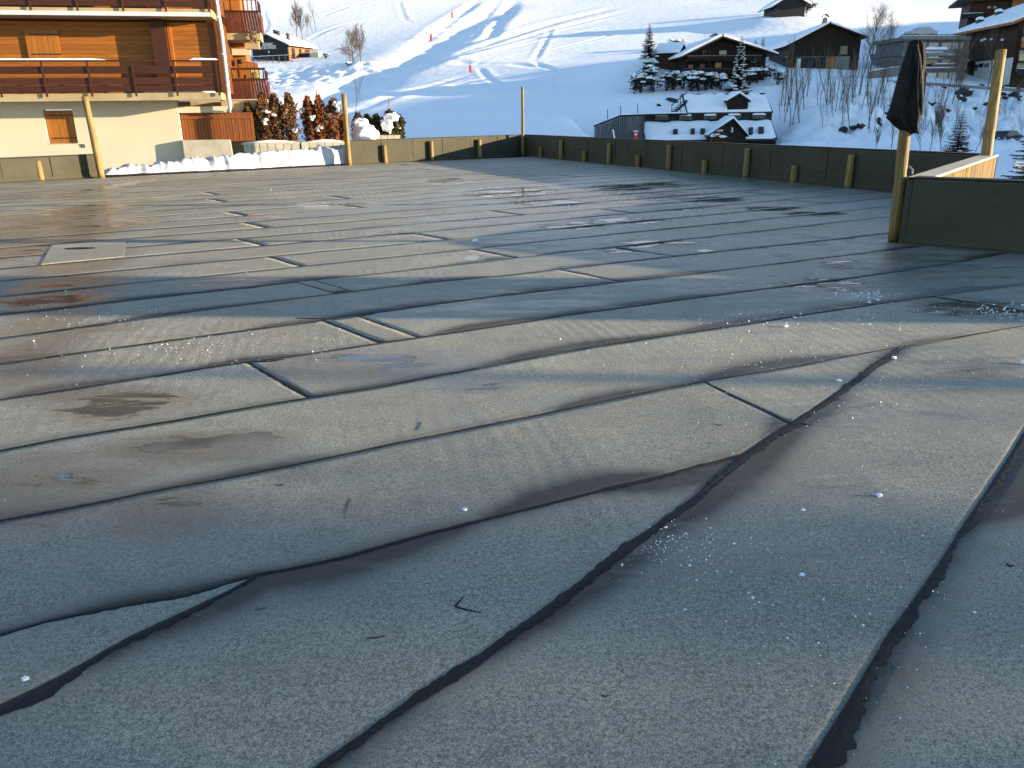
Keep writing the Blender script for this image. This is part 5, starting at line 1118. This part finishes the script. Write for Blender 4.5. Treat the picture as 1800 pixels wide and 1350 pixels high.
# ---------------------------------------------------------------- cars
def car(loc, rz, paint, label, snow=True, s=1.0):
    r_ = empty('parked_car', loc, rz, label, 'car'); hw = .88
    prof = [(-2.1,.45),(-2.12,.85),(-1.95,1.0),(-1.2,1.06),(-.55,1.52),(.9,1.56),(1.55,1.1),(2.05,1.0),(2.12,.6),(2.05,.35),(-2.0,.33)]
    rows = []
    for y, k, dz in ((-hw,.97,-.02),(-hw*.93,1,.0),(0,1.01,.03),(hw*.93,1,.0),(hw,.97,-.02)):
        rows.append([(x*k, y*(1-.16*max(0,(z-1.0)/.55)), z+(dz if z > .9 else 0)) for x, z in prof]+[(prof[0][0]*k, y, prof[0][1])])
    m_ = MB().grid(rows); m_.add(rows[0][:-1], [tuple(range(11))]); m_.add(rows[-1][:-1], [tuple(range(11))[::-1]])
    obj('body', m_, M[paint], r_, smooth=False, bevel=.03)
    for y in (-1, 1):
        obj('side_window', MB().add([(-.95,y*hw*.955,1.12),(1.2,y*hw*.955,1.12),(.82,y*hw*.86,1.46),(-.52,y*hw*.86,1.46)], [(0,1,2,3) if y < 0 else (3,2,1,0)]), M['glass'], r_)
        for x in (-1.3, 1.3):
            wh = obj('wheel', MB().tube([(x,y*.72,.32),(x,y*.90,.32)], .32, 16), M['rubber'], r_); obj('rim', MB().tube([(x,y*.90,.32),(x,y*.915,.32)], .2, 12), M['metal'], wh)
        obj('headlight', bx(-2.14,-2.05,y*.62-.16,y*.62+.16,.78,.92), M['white'], r_)
    obj('windscreen', MB().add([(-1.17,-.72,1.1),(-1.17,.72,1.1),(-.58,.62,1.50),(-.58,-.62,1.50)], [(3,2,1,0)]), M['glass'], r_); obj('rear_window', MB().add([(1.5,-.7,1.18),(1.5,.7,1.18),(.98,.6,1.52),(.98,-.6,1.52)], [(0,1,2,3)]), M['glass'], r_)
    return r_
p = P(1764, 254, 91.5); g = on_ground(1764, 256, lo=80)
car((p.x, p.y, p.z-.1), math.radians(28), 'carpaint', 'dark green car parked on the lower road behind the spruces')
p = GF.at(1617, 68.5, 3.0); car(ROOTM[GREY.name] @ p, math.radians(8), 'silver', 'pale snow dusted car on the roof of the grey building')
# ---------------------------------------------------------------- guard rails and retaining wall
def guard(pts, label, post_every=3.0, hh=.35):
    r_ = empty('guard_rail', pts[0], 0, label, 'guard rail'); rel = [p-pts[0] for p in pts]
    top = MB()
    for a_, c_ in zip(rel[:-1], rel[1:]):
        d_ = (c_-a_); s_ = Vector((-d_.y, d_.x, 0)).normalized()*.05; up = Vector((0,0,hh)); top.hexa([a_-s_, c_-s_, c_+s_, a_+s_], [a_-s_+up, c_-s_+up, c_+s_+up, a_+s_+up])
    bm = obj('beam', top, M['galv'], r_)
    for a_, c_ in zip(rel[:-1], rel[1:]):
        k = max(1, int((c_-a_).length/post_every))
        for i in range(k): q = a_.lerp(c_, i/k); obj('post', bx(q.x-.06, q.x+.06, q.y+.06, q.y+.16, q.z-1.1, q.z+hh-.02), M['galv'], r_)
    return r_
guard([P(1529,145,106), P(1580,147.5,106.5), P(1640,150.5,106.5), P(1700,155,106.5), P(1760,159.5,106), P(1840,165,105.5)], 'long steel guard rail along the upper road above the boulders')
guard([P(1690,262,90), P(1735,256,90), P(1790,248,90.5), P(1840,240,91)], 'low guard rail beside the parked dark car')
a_, c_ = P(1531, 136, 109), P(1581, 125, 116); rwall = empty('retaining_wall', a_, math.atan2(c_.y-a_.y, c_.x-a_.x), 'grey stone retaining wall climbing beside the barn chalet', 'wall'); L = (c_-a_).to_2d().length
for i in range(5): obj('wall_block', bx(L*i/5+.02, L*(i+1)/5-.02, 0, .5, -1.2, (c_.z-a_.z)*i/5+.75), M['aptgrey'], rwall)
sn = MB(); snow_ridge(sn, (0,.25,.75), (L,.25,c_.z-a_.z+.6), .3, .12, 3, 14); obj('wall_snow', sn, M['snow'], rwall)
# ---------------------------------------------------------------- boulders
rock_me = []
for k in range(4):
    m_ = MB(); blob(m_, (0,0,0), 1, .8, .65, 20+k, 9, 6, .7, -1); rock_me.append(m_.mesh('boulder', M['rock']))
rs = random.Random(5); ROCKS = []
for k in range(46): ROCKS.append((rs.uniform(1630, 1795), rs.uniform(150, 200), rs.uniform(.25, .75), 'dark boulder poking out of the bank below the upper guard rail', 'boulders below the upper guard rail'))
for k in range(26):
    f = rs.random(); ROCKS.append((1450+f*140+rs.gauss(0,6), 248-f*46+rs.gauss(0,7), rs.uniform(.2, .6), 'dark boulder in the snowy riprap strip below the sapling thicket', 'boulders in the riprap strip'))
ROCKS += [(1182,178,.5,'lone dark boulder in the snow above the plank wall',None),(1158,186,.3,'small dark stone in the snow left of the outdoor stair',None),(1690,166,1.3,'broad flat dark boulder under the guard rail',None),(1560,208,1.0,'long dark boulder slab beside the riprap strip',None)]
for px, py, s, lb, gr in ROCKS:
    g = on_ground(px, py); o = bpy.data.objects.new('boulder', rs.choice(rock_me)); col.objects.link(o); o.location = g; o.scale = (s*rs.uniform(.8,1.5), s, s*.8); o.rotation_euler = (rs.uniform(-.4,.4), rs.uniform(-.4,.4), rs.uniform(0,6)); props(o, lb, 'rock', gr)
# ---------------------------------------------------------------- trees
def bare(h, seed, levels=4, spread=.55, r0=None, kids=(9, 6, 4), up=.35, base=.25, minr=.006):
    rs = random.Random(seed); tr, cr = MB(), MB(); r0 = r0 or h*.014
    def grow(m_, p, d, L, r, lv):
        n_ = 5 if lv < 2 else 3; pts = [p]; q = p.copy(); dd = d.copy()
        for i in range(n_):
            dd = (dd+Vector((rs.gauss(0,.10), rs.gauss(0,.10), up*.12 if lv else .05))).normalized(); q = q+dd*L/n_; pts.append(q.copy())
        m_.tube(pts, [max(minr*.5, r*(1-.8*i/n_)) for i in range(n_+1)], 6 if lv == 0 else (4 if lv == 1 else 3), False)
        if lv >= levels-1: return
        nk = kids[min(lv, len(kids)-1)]
        for j in range(nk):
            t = (base if lv == 0 else .2)+(1-(base if lv == 0 else .2))*(j+rs.random())/nk; i = min(n_-1, int(t*n_)); b_ = pts[i].lerp(pts[i+1], t*n_-i)
            a = rs.uniform(0, 2*math.pi); o = dd.orthogonal().normalized(); o = Matrix.Rotation(a, 3, dd) @ o; nd_ = (dd*(1-spread*.6)+o*spread+Vector((0,0,up))).normalized()
            grow(cr, b_, nd_, L*rs.uniform(.38, .58)*(1.15-.55*t if lv == 0 else 1), max(minr, r*(1-.75*t)*.55), lv+1)
    grow(tr, Vector((0,0,-.3)), Vector((0,0,1)), h, r0, 0)
    return tr.mesh('trunk', M['bark'], True), cr.mesh('crown', M['twig'])
def put_tree(name, meshes, loc, label, cat='tree', group=None, s=1.0, rz=None, lean=0.0, extra=None):
    r_ = bpy.data.objects.new(name, None); col.objects.link(r_); r_.location = loc; r_.rotation_euler = (lean*.6, lean, random.uniform(0, 6.28) if rz is None else rz); r_.scale = (s, s, s); r_.empty_display_size = .3
    props(r_, label, cat, group)
    for nm, me in zip(('trunk', 'crown', 'snow'), meshes):
        if me:
            o = bpy.data.objects.new(nm, me); col.objects.link(o); o.parent = r_
            if nm == 'snow': o['kind'] = 'stuff'
    return r_
def fir(h, r, seed, mat='needles', snow=.3, whorls=34, br=9, fine=7, droop=.35, bare_f=.06):
    rs = random.Random(seed); tr, cr, sn = MB(), MB(), MB()
    tr.tube([(0,0,-.4), (0,0,h*.5), (0,0,h*.98)], [h*.018, h*.011, .01], 7)
    for wv in range(whorls):
        f = bare_f+(1-bare_f)*(wv/whorls); z = h*f; L0 = r*(1-f)**.8*(.85+.3*rs.random())+.03*h*(1-f)+.05
        for b in range(br):
            a = 2*math.pi*(b+rs.random()*.9)/br; L = L0*rs.uniform(.65, 1.12); dr = droop*rs.uniform(.6, 1.3)*(1-.6*f); d = Vector((math.cos(a), math.sin(a), 0)); s = Vector((-d.y, d.x, 0)); prev = Vector((0,0,z))
            for i in range(fine):
                t = (i+1)/fine; p = Vector((0,0,z))+d*L*t+Vector((0,0,-dr*L*t*(1.0-.45*t)+.06*L*t*t)); wd = (L*.34*(1-t*.7)+.02*h*.35)*rs.uniform(.6, 1.25)
                for sg in (-1, 1):
                    e = p+s*sg*wd+d*wd*.7+Vector((0,0,-wd*.25+rs.gauss(0,.02))); cr.add([prev, p, e], [(0,1,2)]); e2 = prev+s*sg*wd*.7+d*wd*.3+Vector((0,0,-wd*.45)); cr.add([prev, e2, p], [(0,1,2)])
                prev = p
            if rs.random() < snow:
                c = Vector((0,0,z))+d*L*rs.uniform(.5,.85)+Vector((0,0,-dr*L*.42+.03)); k = L*.22
                tb = MB(); blob(sn, c, k*1.2 if abs(d.x) > .5 else k*.8, k*.8 if abs(d.x) > .5 else k*1.2, k*.38, seed+wv+b, 6, 4, .5, -.5)
    return tr.mesh('trunk', M['bark']), cr.mesh('crown', M[mat]), (sn.mesh('snow', M['snow'], True) if sn.v else None)
def base_of(px, py, Y): 
    p = P(px, py, Y); p.z = float(terrain_z(np.array([p.x]), np.array([p.y]))[0]); return p
def tree_px(kind, px, yb_, yt, Y, **kw):
    p = P(px, yb_, Y); h = P(px, yt, Y).z-p.z; return p, h
p, h = tree_px('fir', 1297, 166, 61, 97); put_tree('spruce_tree', fir(h, h*.21, 3, snow=.45, whorls=38, br=9), p, 'tall snow flecked spruce in front of the dark chalet')
p, h = tree_px('fir', 1140, 103, 40, 107); put_tree('spruce_tree', fir(h, h*.27, 4, snow=.15, whorls=34, br=9), p, 'broad spruce on the edge of the piste above the shed hedge')
p, h = tree_px('fir', 1339, 100, 64, 117); put_tree('spruce_tree', fir(h, h*.2, 5, snow=.1, whorls=24), p, 'slim dark spruce peeping over the chalet roof')
p, h = tree_px('fir', 1326, 100, 69, 117); put_tree('spruce_tree', fir(h, h*.3, 6, snow=.15, whorls=22), p, 'bushy dark spruce just behind the chalet roof ridge end')
p, h = tree_px('fir', 1681, 272, 193, 62); put_tree('spruce_tree', fir(h, h*.3, 7, 'needles_brown', snow=.12, whorls=28, br=9, droop=.15), p, 'sparse young spruce with a brownish tip behind the parapet')
p, h = tree_px('fir', 1802, 420, 165, 30); put_tree('spruce_tree', fir(h, h*.30, 8, snow=.5, whorls=40, br=9, fine=12, droop=.3), p, 'near spruce beside the concrete parapet end')
p, h = tree_px('b', 622, 112, 46, 165); put_tree('bare_tree', bare(h*.8, 11, 4, .9, h*.018, (22, 10, 6), .2, .12, .022), p, 'bushy bare tree alone on the slope right of the restaurant')
p, h = tree_px('b', 634, 108, 56, 166); put_tree('bare_tree', bare(h, 12, 4, .5, h*.014, (13, 8, 5), .25, .2, .022), p, 'slender bare tree crowding the bushy one on the slope')
for i, (px, yb_, yt, sd, lb) in enumerate([(522,68,18,13,'bare tree with forked trunks behind the restaurant roof'),(531,70,24,14,'second bare tree grown close against the forked one'),(540,62,28,15,'thin bare tree standing between two taller ones above the restaurant'),(549,56,26,16,'slim bare sapling on the piste bank above the restaurant'),(555,52,10,17,'tall slim bare tree above the restaurant')]):
    p, h = tree_px('b', px, yb_, yt, 205); put_tree('bare_tree', bare(h, sd, 4 if i < 2 else 3, .5, h*.014, (15, 8, 4) if i < 2 else (11, 5), .3, .25, .024), p, lb)
p, h = tree_px('b', 1530, 122, 28, 116); put_tree('bare_tree', bare(h, 21, 4, .6, h*.014, (16, 9, 6), .4, .2, .012), p, 'tall leafless tree with a fan shaped crown beside the barn chalet')
p, h = tree_px('b', 1542, 120, 40, 116.5); put_tree('bare_tree', bare(h, 22, 4, .65, h*.012, (13, 9, 5), .35, .25, .012), p, 'leafless tree with spreading limbs just right of the fan shaped one')
sap = [bare(5.2, 30+k, 3, .33, .05, (9, 4), .55, .25, .012) for k in range(5)]
rs = random.Random(9); n_s = 0
for k in range(56):
    px = rs.uniform(1400, 1560) if k < 48 else rs.uniform(1370, 1400); yb_ = 175+rs.random()*60-(0 if px > 1430 else 10); p = on_ground(px, yb_); put_tree('bare_sapling', rs.choice(sap), p, 'thin leafless sapling in the thicket below the barn chalet', 'sapling', 'sapling thicket', rs.uniform(.45, .95), lean=rs.uniform(-.07, .07))
for i, (px, yb_, s, lb) in enumerate([(1380,187,1.15,'twin stemmed bare sapling right of the terraced building'),(1374,185,1.05,'straight bare sapling right beside the upper snow roof'),(1453,187,.95,'leaning snow dusted sapling with a crooked trunk'),(1510,168,1.3,'tall bare sapling at the head of the thicket'),(1525,168,1.2,'tall bare sapling under the retaining wall end')]): 
    p = on_ground(px, yb_); put_tree('bare_sapling', sap[i % 5], p, lb, 'sapling', None, s, lean=(-.28 if i == 2 else .03))
for i, (px, yb_, yt, Y, lb) in enumerate([(1645,255,120,92,'snow flecked bare birch crossing the grey building'),(1672,193,85,100,'bare tree with dense tan twigs before the grey building'),(1683,190,100,101,'bare tree with a few tan twigs beside the denser one'),(1737,152,62,108,'thin snow speckled birch beside the white ground floor'),(1566,262,165,70,'bare shrub tree behind the jacket post'),(1635,262,200,66,'spindly bare shrub right of the jacket post'),(1618,262,205,66,'spindly bare shrub hidden partly by the jacket'),(1655,264,195,64,'many stemmed bare shrub left of the young spruce'),(1715,262,210,70,'thin bare shrub between the young spruce and leaning post'),(1540,262,225,68,'low bare shrub above the dark parapet'),(1786,200,150,100,'bare bush at the foot of the upper guard rail')]):
    p, h = tree_px('b', px, yb_, yt, Y); put_tree('bare_tree', bare(h, 60+i, 4 if i in (1, 7) else 3, .4, h*.010, (14, 7, 5), .6, .18, .012), p, lb)
p, h = tree_px('b', 622, 215, 128, 45); put_tree('bare_tree', bare(h, 81, 3, .35, h*.005, (9, 4), .7, .3), p, 'very thin leafless sapling right of the tall log post')
p, h = tree_px('b', 682, 215, 148, 38); put_tree('bare_tree', bare(h, 82, 2, .3, h*.005, (4, 2), .8, .4), p, 'single bent twig rising over the green thujas')
for k in range(30):
    px = rs.uniform(1585, 1800); p = on_ground(px, rs.uniform(175, 250)); put_tree('bare_sapling', rs.choice(sap), p, 'thin leafless sapling on the bouldery bank below the upper guard rail', 'sapling', 'saplings on the bank', rs.uniform(.25, .6), lean=rs.uniform(-.1, .1))
# snow laden shrubs
def shrub(w_, h, seed, snow=.5, mat='shrub', n_=420):
    rs = random.Random(seed); tr, cr, sn = MB(), MB(), MB(); pts = []
    for k in range(9):
        a = rs.uniform(0, 6.28); e = Vector((math.cos(a)*w_*.4*rs.random(), math.sin(a)*w_*.4*rs.random(), h*rs.uniform(.6, 1))); tr.tube([(0,0,-.3), e*.5+Vector((0,0,.1)), e], [.05,.03,.012], 4)
    for k in range(7):
        c = Vector((rs.gauss(0, w_*.22), rs.gauss(0, w_*.22), h*rs.uniform(.35, .95))); q = w_*rs.uniform(.14, .26)
        for j in range(n_//7): pts.append(c+Vector((rs.gauss(0,q*.6), rs.gauss(0,q*.6), rs.gauss(0,q*.5))))
        if rs.random() < snow: blob(sn, c+Vector((0,-q*.3,q*.55)), q*1.05, q*.9, q*.45, seed+k, 9, 6, .6, -.4)
    leafcloud(cr, pts, .22, rs); return tr.mesh('stems', M['bark']), cr.mesh('foliage', M[mat]), (sn.mesh('snow', M['snow'], True) if sn.v else None)
SH = [shrub(2.2, 1.5, 100+k, .8) for k in range(5)]
def put_shrub(me, loc, s, label, group=None):
    r_ = bpy.data.objects.new('snowy_shrub', None); col.objects.link(r_); r_.location = loc; r_.scale = (s, s, s); r_.rotation_euler = (0, 0, random.uniform(-.7, .7)); props(r_, label, 'shrub', group)
    for nm, m_ in zip(('stems', 'foliage', 'snow'), me):
        if m_:
            o = bpy.data.objects.new(nm, m_); col.objects.link(o); o.parent = r_
            if nm == 'snow': o['kind'] = 'stuff'
hedge = [(1118,158,1.0),(1126,163,1.1),(1134,150,1.0),(1140,140,.9),(1142,128,.9),(1146,114,.8),(1148,162,.9),(1172,160,1.0),(1185,158,1.1),(1200,156,1.0),(1215,160,1.15),(1227,160,1.2),(1240,160,1.15),(1252,158,1.0),(1266,158,.95),(1318,150,1.0),(1330,146,1.0),(1340,142,.9)]
for i, (px, py, s) in enumerate(hedge): put_shrub(SH[i % 5], on_ground(px, py), s, 'snow laden shrub in the hedge running round the dark chalet garden', 'garden hedge shrubs')
for i, (px, py, s, lb) in enumerate([(1162,117,.6,'snowy shrub directly below the shed wall'),(1188,118,.6,'snowy shrub in front of the shed gable'),(1190,113,.7,'snowy shrub between the shed and the chalet'),(1178,86,.9,'dark shrub on the slope behind the shed'),(1192,86,.9,'dark shrub behind the chalet roof edge'),(1385,118,.8,'round snow capped shrub at the corner of the barn chalet'),(1368,150,.9,'tan twiggy shrub right of the chalet hedge'),(1360,24,1.3,'shrub against the left wall of the hut'),(1418,24,1.3,'shrub against the right wall of the hut'),(1552,118,.6,'low dark shrub at the top of the retaining wall'),(572,103,.6,'low shrub at the end of the restaurant terrace'),(612,118,.5,'low shrub under the bushy bare tree')]):
    put_shrub(SH[(i+2) % 5], on_ground(px, py), s, lb)
p = P(1260, 254, 79); me = shrub(3.4, 2.4, 140, .6, 'goldleaf', 900); r_ = put_shrub(me, (p.x, p.y, p.z), .48, 'golden leaved tree flecked with snow before the lower dormer')
# ---------------------------------------------------------------- piste markers
for px, yb_, yt, lb in [(795,32,22,'red piste marker highest up by the gully'),(758,73,60,'red piste marker in the shaded gully'),(827,128,115,'red piste marker at the foot of the tracks'),]:
    g = on_ground(px, yb_); r_ = empty('piste_marker', g, 0, lb, 'piste marker'); sc = (P(px, yt, g.y).z-P(px, yb_, g.y).z); obj('pole', MB().tube([(0,0,-.3),(0,0,sc*2.2)], .03, 5), M['steel'], r_); obj('red_sleeve', MB().tube([(0,0,.1),(0,0,sc)], .21*sc/1.2, 8), M['redplastic'], r_)
g = P(560, 178, 100); r_ = empty('piste_marker', g, 0, 'pink piste marker pole rising above the reddish thujas', 'piste marker'); h = P(557, 158, 100).z-g.z; obj('pole', MB().tube([(0,0,-.5),(-.15,0,h)], .09, 6), M['pink'], r_); obj('tip', MB().tube([(-.15,0,h),(-.16,0,h+.12)], .1, 6), M['white'], r_)
# ---------------------------------------------------------------- unseen things added right of the frame to shade the deck
def shade_base(x, y): return float(ground_z(np.array([x]), np.array([y]))[0])
tw = empty('shade_tower', (17, 6.15, -4), math.radians(-5), 'narrow unseen tower added to cast a shadow band on the deck', 'building')  # unseen tower added for the straight shadow band across the deck
obj('wall', bx(0, 2.4, -.93, .93, -1.5, 10.2), M['cream'], tw); obj('roof', bx(-.1, 2.5, -1.0, 1.0, 10.2, 10.4), M['steel'], tw); obj('roof_snow', bx(-.05, 2.45, -.95, .95, 10.402, 10.7), M['snow'], tw, bevel=.1); obj('door', bx(-.05, -.003, -.5, .5, -1.4, .8), M['brown'], tw)
for x, y, h, r, sd, lb in [(38, -.85, 16.5, 1.7, 201, 'slim unseen spruce added to shade the deck'),(33, -2.0, 15.5, 2.1, 205, 'broad unseen spruce added among the slim shade spruces'),(35, -3.7, 15.8, 2.0, 202, 'second slim unseen spruce added to shade the deck'),(41, -5.4, 16, 1.8, 203, 'third slim unseen spruce added to shade the deck'),(37, -7.6, 15, 2.0, 204, 'fourth slim unseen spruce added to shade the deck')]:
    put_tree('spruce_tree', fir(h, r, sd, snow=.05, whorls=60, br=13, fine=6), (x, y, -4.5), lb)  # unseen spruces added to darken the foreground
for x, y, h, sd in [(30, -2.6, 9.5, 210), (33, -4.2, 9, 211), (52, 1.2, 11, 212)]:
    put_tree('bare_tree', bare(h, sd, 4, .45, h*.012, (12, 7, 5), .5, .2), (x, y, -4.5), 'unseen bare tree added to dapple the deck with shade', 'tree', 'unseen bare trees added for dappled shade')  # unseen bare trees added to break up the foreground light
lm = empty('shade_lamp_pole', (34, 2.1, -4.5), 0, 'tall unseen steel pole added to cast a thin shadow', 'street lamp')  # unseen pole added for one thin soft shadow line
obj('pole', MB().tube([(0,0,-.5),(0,0,5),(0,0,11)], [.14,.12,.09], 10), M['galv'], lm); obj('arm', MB().tube([(0,0,10.9),(.1,-.9,11.2)], .05, 6), M['galv'], lm); obj('lamp_head', bx(-.05, .25, -1.5, -.8, 11.12, 11.26), M['steel'], lm)
# ---------------------------------------------------------------- ice and litter on the deck
def deck_z(x, y): return .0040+.0025*N(x*1.1, y*1.1)+.0022*N(x*3.1, y*3.1, 5)
def ice_mat():
    m, t, b_ = new_mat('ice_crumbs'); v = coords(t, 'Object'); n_ = nz(t, v, 60, 3); lk(t, ramp(t, n_, [(.3, (.62,.66,.70)), (.7, (.85,.87,.88))]), b_.inputs['Base Color']); b_.inputs['Roughness'].default_value = .35; bump(t, n_, b_, .4, .004); return m
M['ice'] = ice_mat()
rs = random.Random(3); m_ = MB()
def crumb(m_, x, y, s):
    z = deck_z(x, y); a = rs.uniform(0, 6.28); p = [Vector((x+math.cos(a+k*2.1)*s*rs.uniform(.7,1.2), y+math.sin(a+k*2.1)*s*rs.uniform(.7,1.2), z-.002)) for k in range(3)]; t_ = Vector((x+rs.gauss(0,.2)*s, y+rs.gauss(0,.2)*s, z+s*rs.uniform(.5,.9)))
    m_.add(p+[t_], [(0,1,3),(1,2,3),(2,0,3)])
zones = [(1420,650,380,120,1300,.0042),(1500,560,260,25,260,.006),(1330,555,130,14,220,.007),(300,600,280,60,600,.0045),(200,540,190,40,220,.005),(600,560,400,80,420,.004),(1190,960,110,45,260,.0042),(1500,1050,280,200,420,.0038),(900,760,250,70,160,.0035),(1000,450,500,80,500,.006),(1520,520,60,10,160,.012),(640,1000,500,200,160,.0025),(200,1150,200,120,120,.0025),(900,330,600,40,300,.01),(1780,545,70,14,140,.012)]
for cx, cy, rx, ry, n_, s in zones:
    for k in range(n_):
        px = cx+rs.gauss(0, .5)*rx; py = cy+rs.gauss(0, .5)*ry
        if py < 300 or py > 1345 or (px > 1560 and py < 450): continue
        g = G(px, py); crumb(m_, g.x, g.y, s*.6*rs.lognormvariate(-.2, .5))
obj('ice_crumbs', m_, M['ice'], kind='stuff', label='tiny ice crumbs scattered over the deck', cat='ice')
CH = [(1381,575,.028,'lone rounded ice chunk casting a shadow just past the shadow band'),(1571,631,.024,'ice chunk beside the tip where two black seams meet'),(1475,671,.022,'ice chunk in the narrow triangular sheet'),(1528,533,.022,'ice chunk below the large frozen puddle patch'),(1397,560,.020,'ice chunk on the seam inside the shadow edge'),(817,898,.014,'small ice chunk beside the dark stain of the long seam'),(1545,873,.020,'flat greenish ice chip on the diagonal roll'),(1410,1012,.013,'small white ice chip on the shaded diagonal roll'),(1411,898,.012,'ice crumb at the soft edge of the shadow'),(45,1196,.016,'ice chunk on the pale sliver of membrane'),(1798,640,.03,'ice chunk beside the outermost black seam'),(835,425,.05,'lone ice lump at the tip of the parapet shadow'),(1713,1078,.008,'flat square ice chip beyond the lobed seam')]
for k, (px, py, s, lb) in enumerate(CH):
    g = G(px, py); m_ = MB(); s *= .62; blob(m_, (0,0,s*.45), s*1.3, s, s*.75, 300+k, 9, 6, .6, -.6); o = obj('ice_chunk', m_, M['ice'], smooth=False, label=lb, cat='ice'); o.location = (g.x, g.y, deck_z(g.x, g.y)-.001)
# bitumen off-cuts and twigs
def ribbon(name, pl, w_, mat, lb, cat):
    q, L = resample(g2(pl), 14); T = np.gradient(q, axis=0); T /= np.linalg.norm(T, axis=1)[:,None]+1e-9; rows = []
    for i in range(15): 
        ww = w_*.7*(.25+math.sin(math.pi*min(1, .08+i/14*.9))); z = deck_z(*q[i])+.001; nx, ny = -T[i][1]*ww, T[i][0]*ww; rows.append([(q[i][0]+nx, q[i][1]+ny, z-.003), (q[i][0], q[i][1], z+.0015), (q[i][0]-nx, q[i][1]-ny, z-.003)])
    return obj(name, MB().grid(rows), M[mat], label=lb, cat=cat)
ribbon('bitumen_scrap', [(814,1051),(804,1062),(800,1067),(815,1072),(846,1079)], .009, 'bitumen', 'bent black bitumen scrap lying on the broad foreground sheet', 'scrap')
ribbon('twig', [(608,905),(612,890),(618,878)], .002, 'bark', 'thin upright twig on the shaded sheet', 'twig'); ribbon('twig', [(735,757),(740,748),(743,742)], .004, 'bark', 'short twig below the wet film', 'twig')
ribbon('bitumen_scrap', [(485,853),(493,856),(500,852)], .008, 'bitumen', 'small black scrap beside the second long seam', 'scrap'); ribbon('bitumen_scrap', [(645,1124),(660,1123),(676,1120)], .004, 'bitumen', 'thin black scrap left of the bent scrap', 'scrap'); ribbon('bitumen_scrap', [(1256,747),(1265,749),(1270,748)], .012, 'bitumen', 'small dark scrap right of the end of the long seam', 'scrap')
ribbon('bitumen_scrap', [(1405,745),(1420,747),(1428,746)], .008, 'bitumen', 'dark scrap beside the joint of the diagonal seam', 'scrap'); ribbon('bitumen_scrap', [(1768,992),(1775,996),(1782,995)], .007, 'bitumen', 'small black scrap beyond the lobed seam', 'scrap'); ribbon('twig', [(1056,1224),(1063,1225),(1070,1224)], .004, 'bark', 'tiny twig on the diagonal roll', 'twig')
ribbon('twig', [(448,1073),(458,1072),(468,1070)], .003, 'bark', 'tiny twig above the pale sliver seam', 'twig')
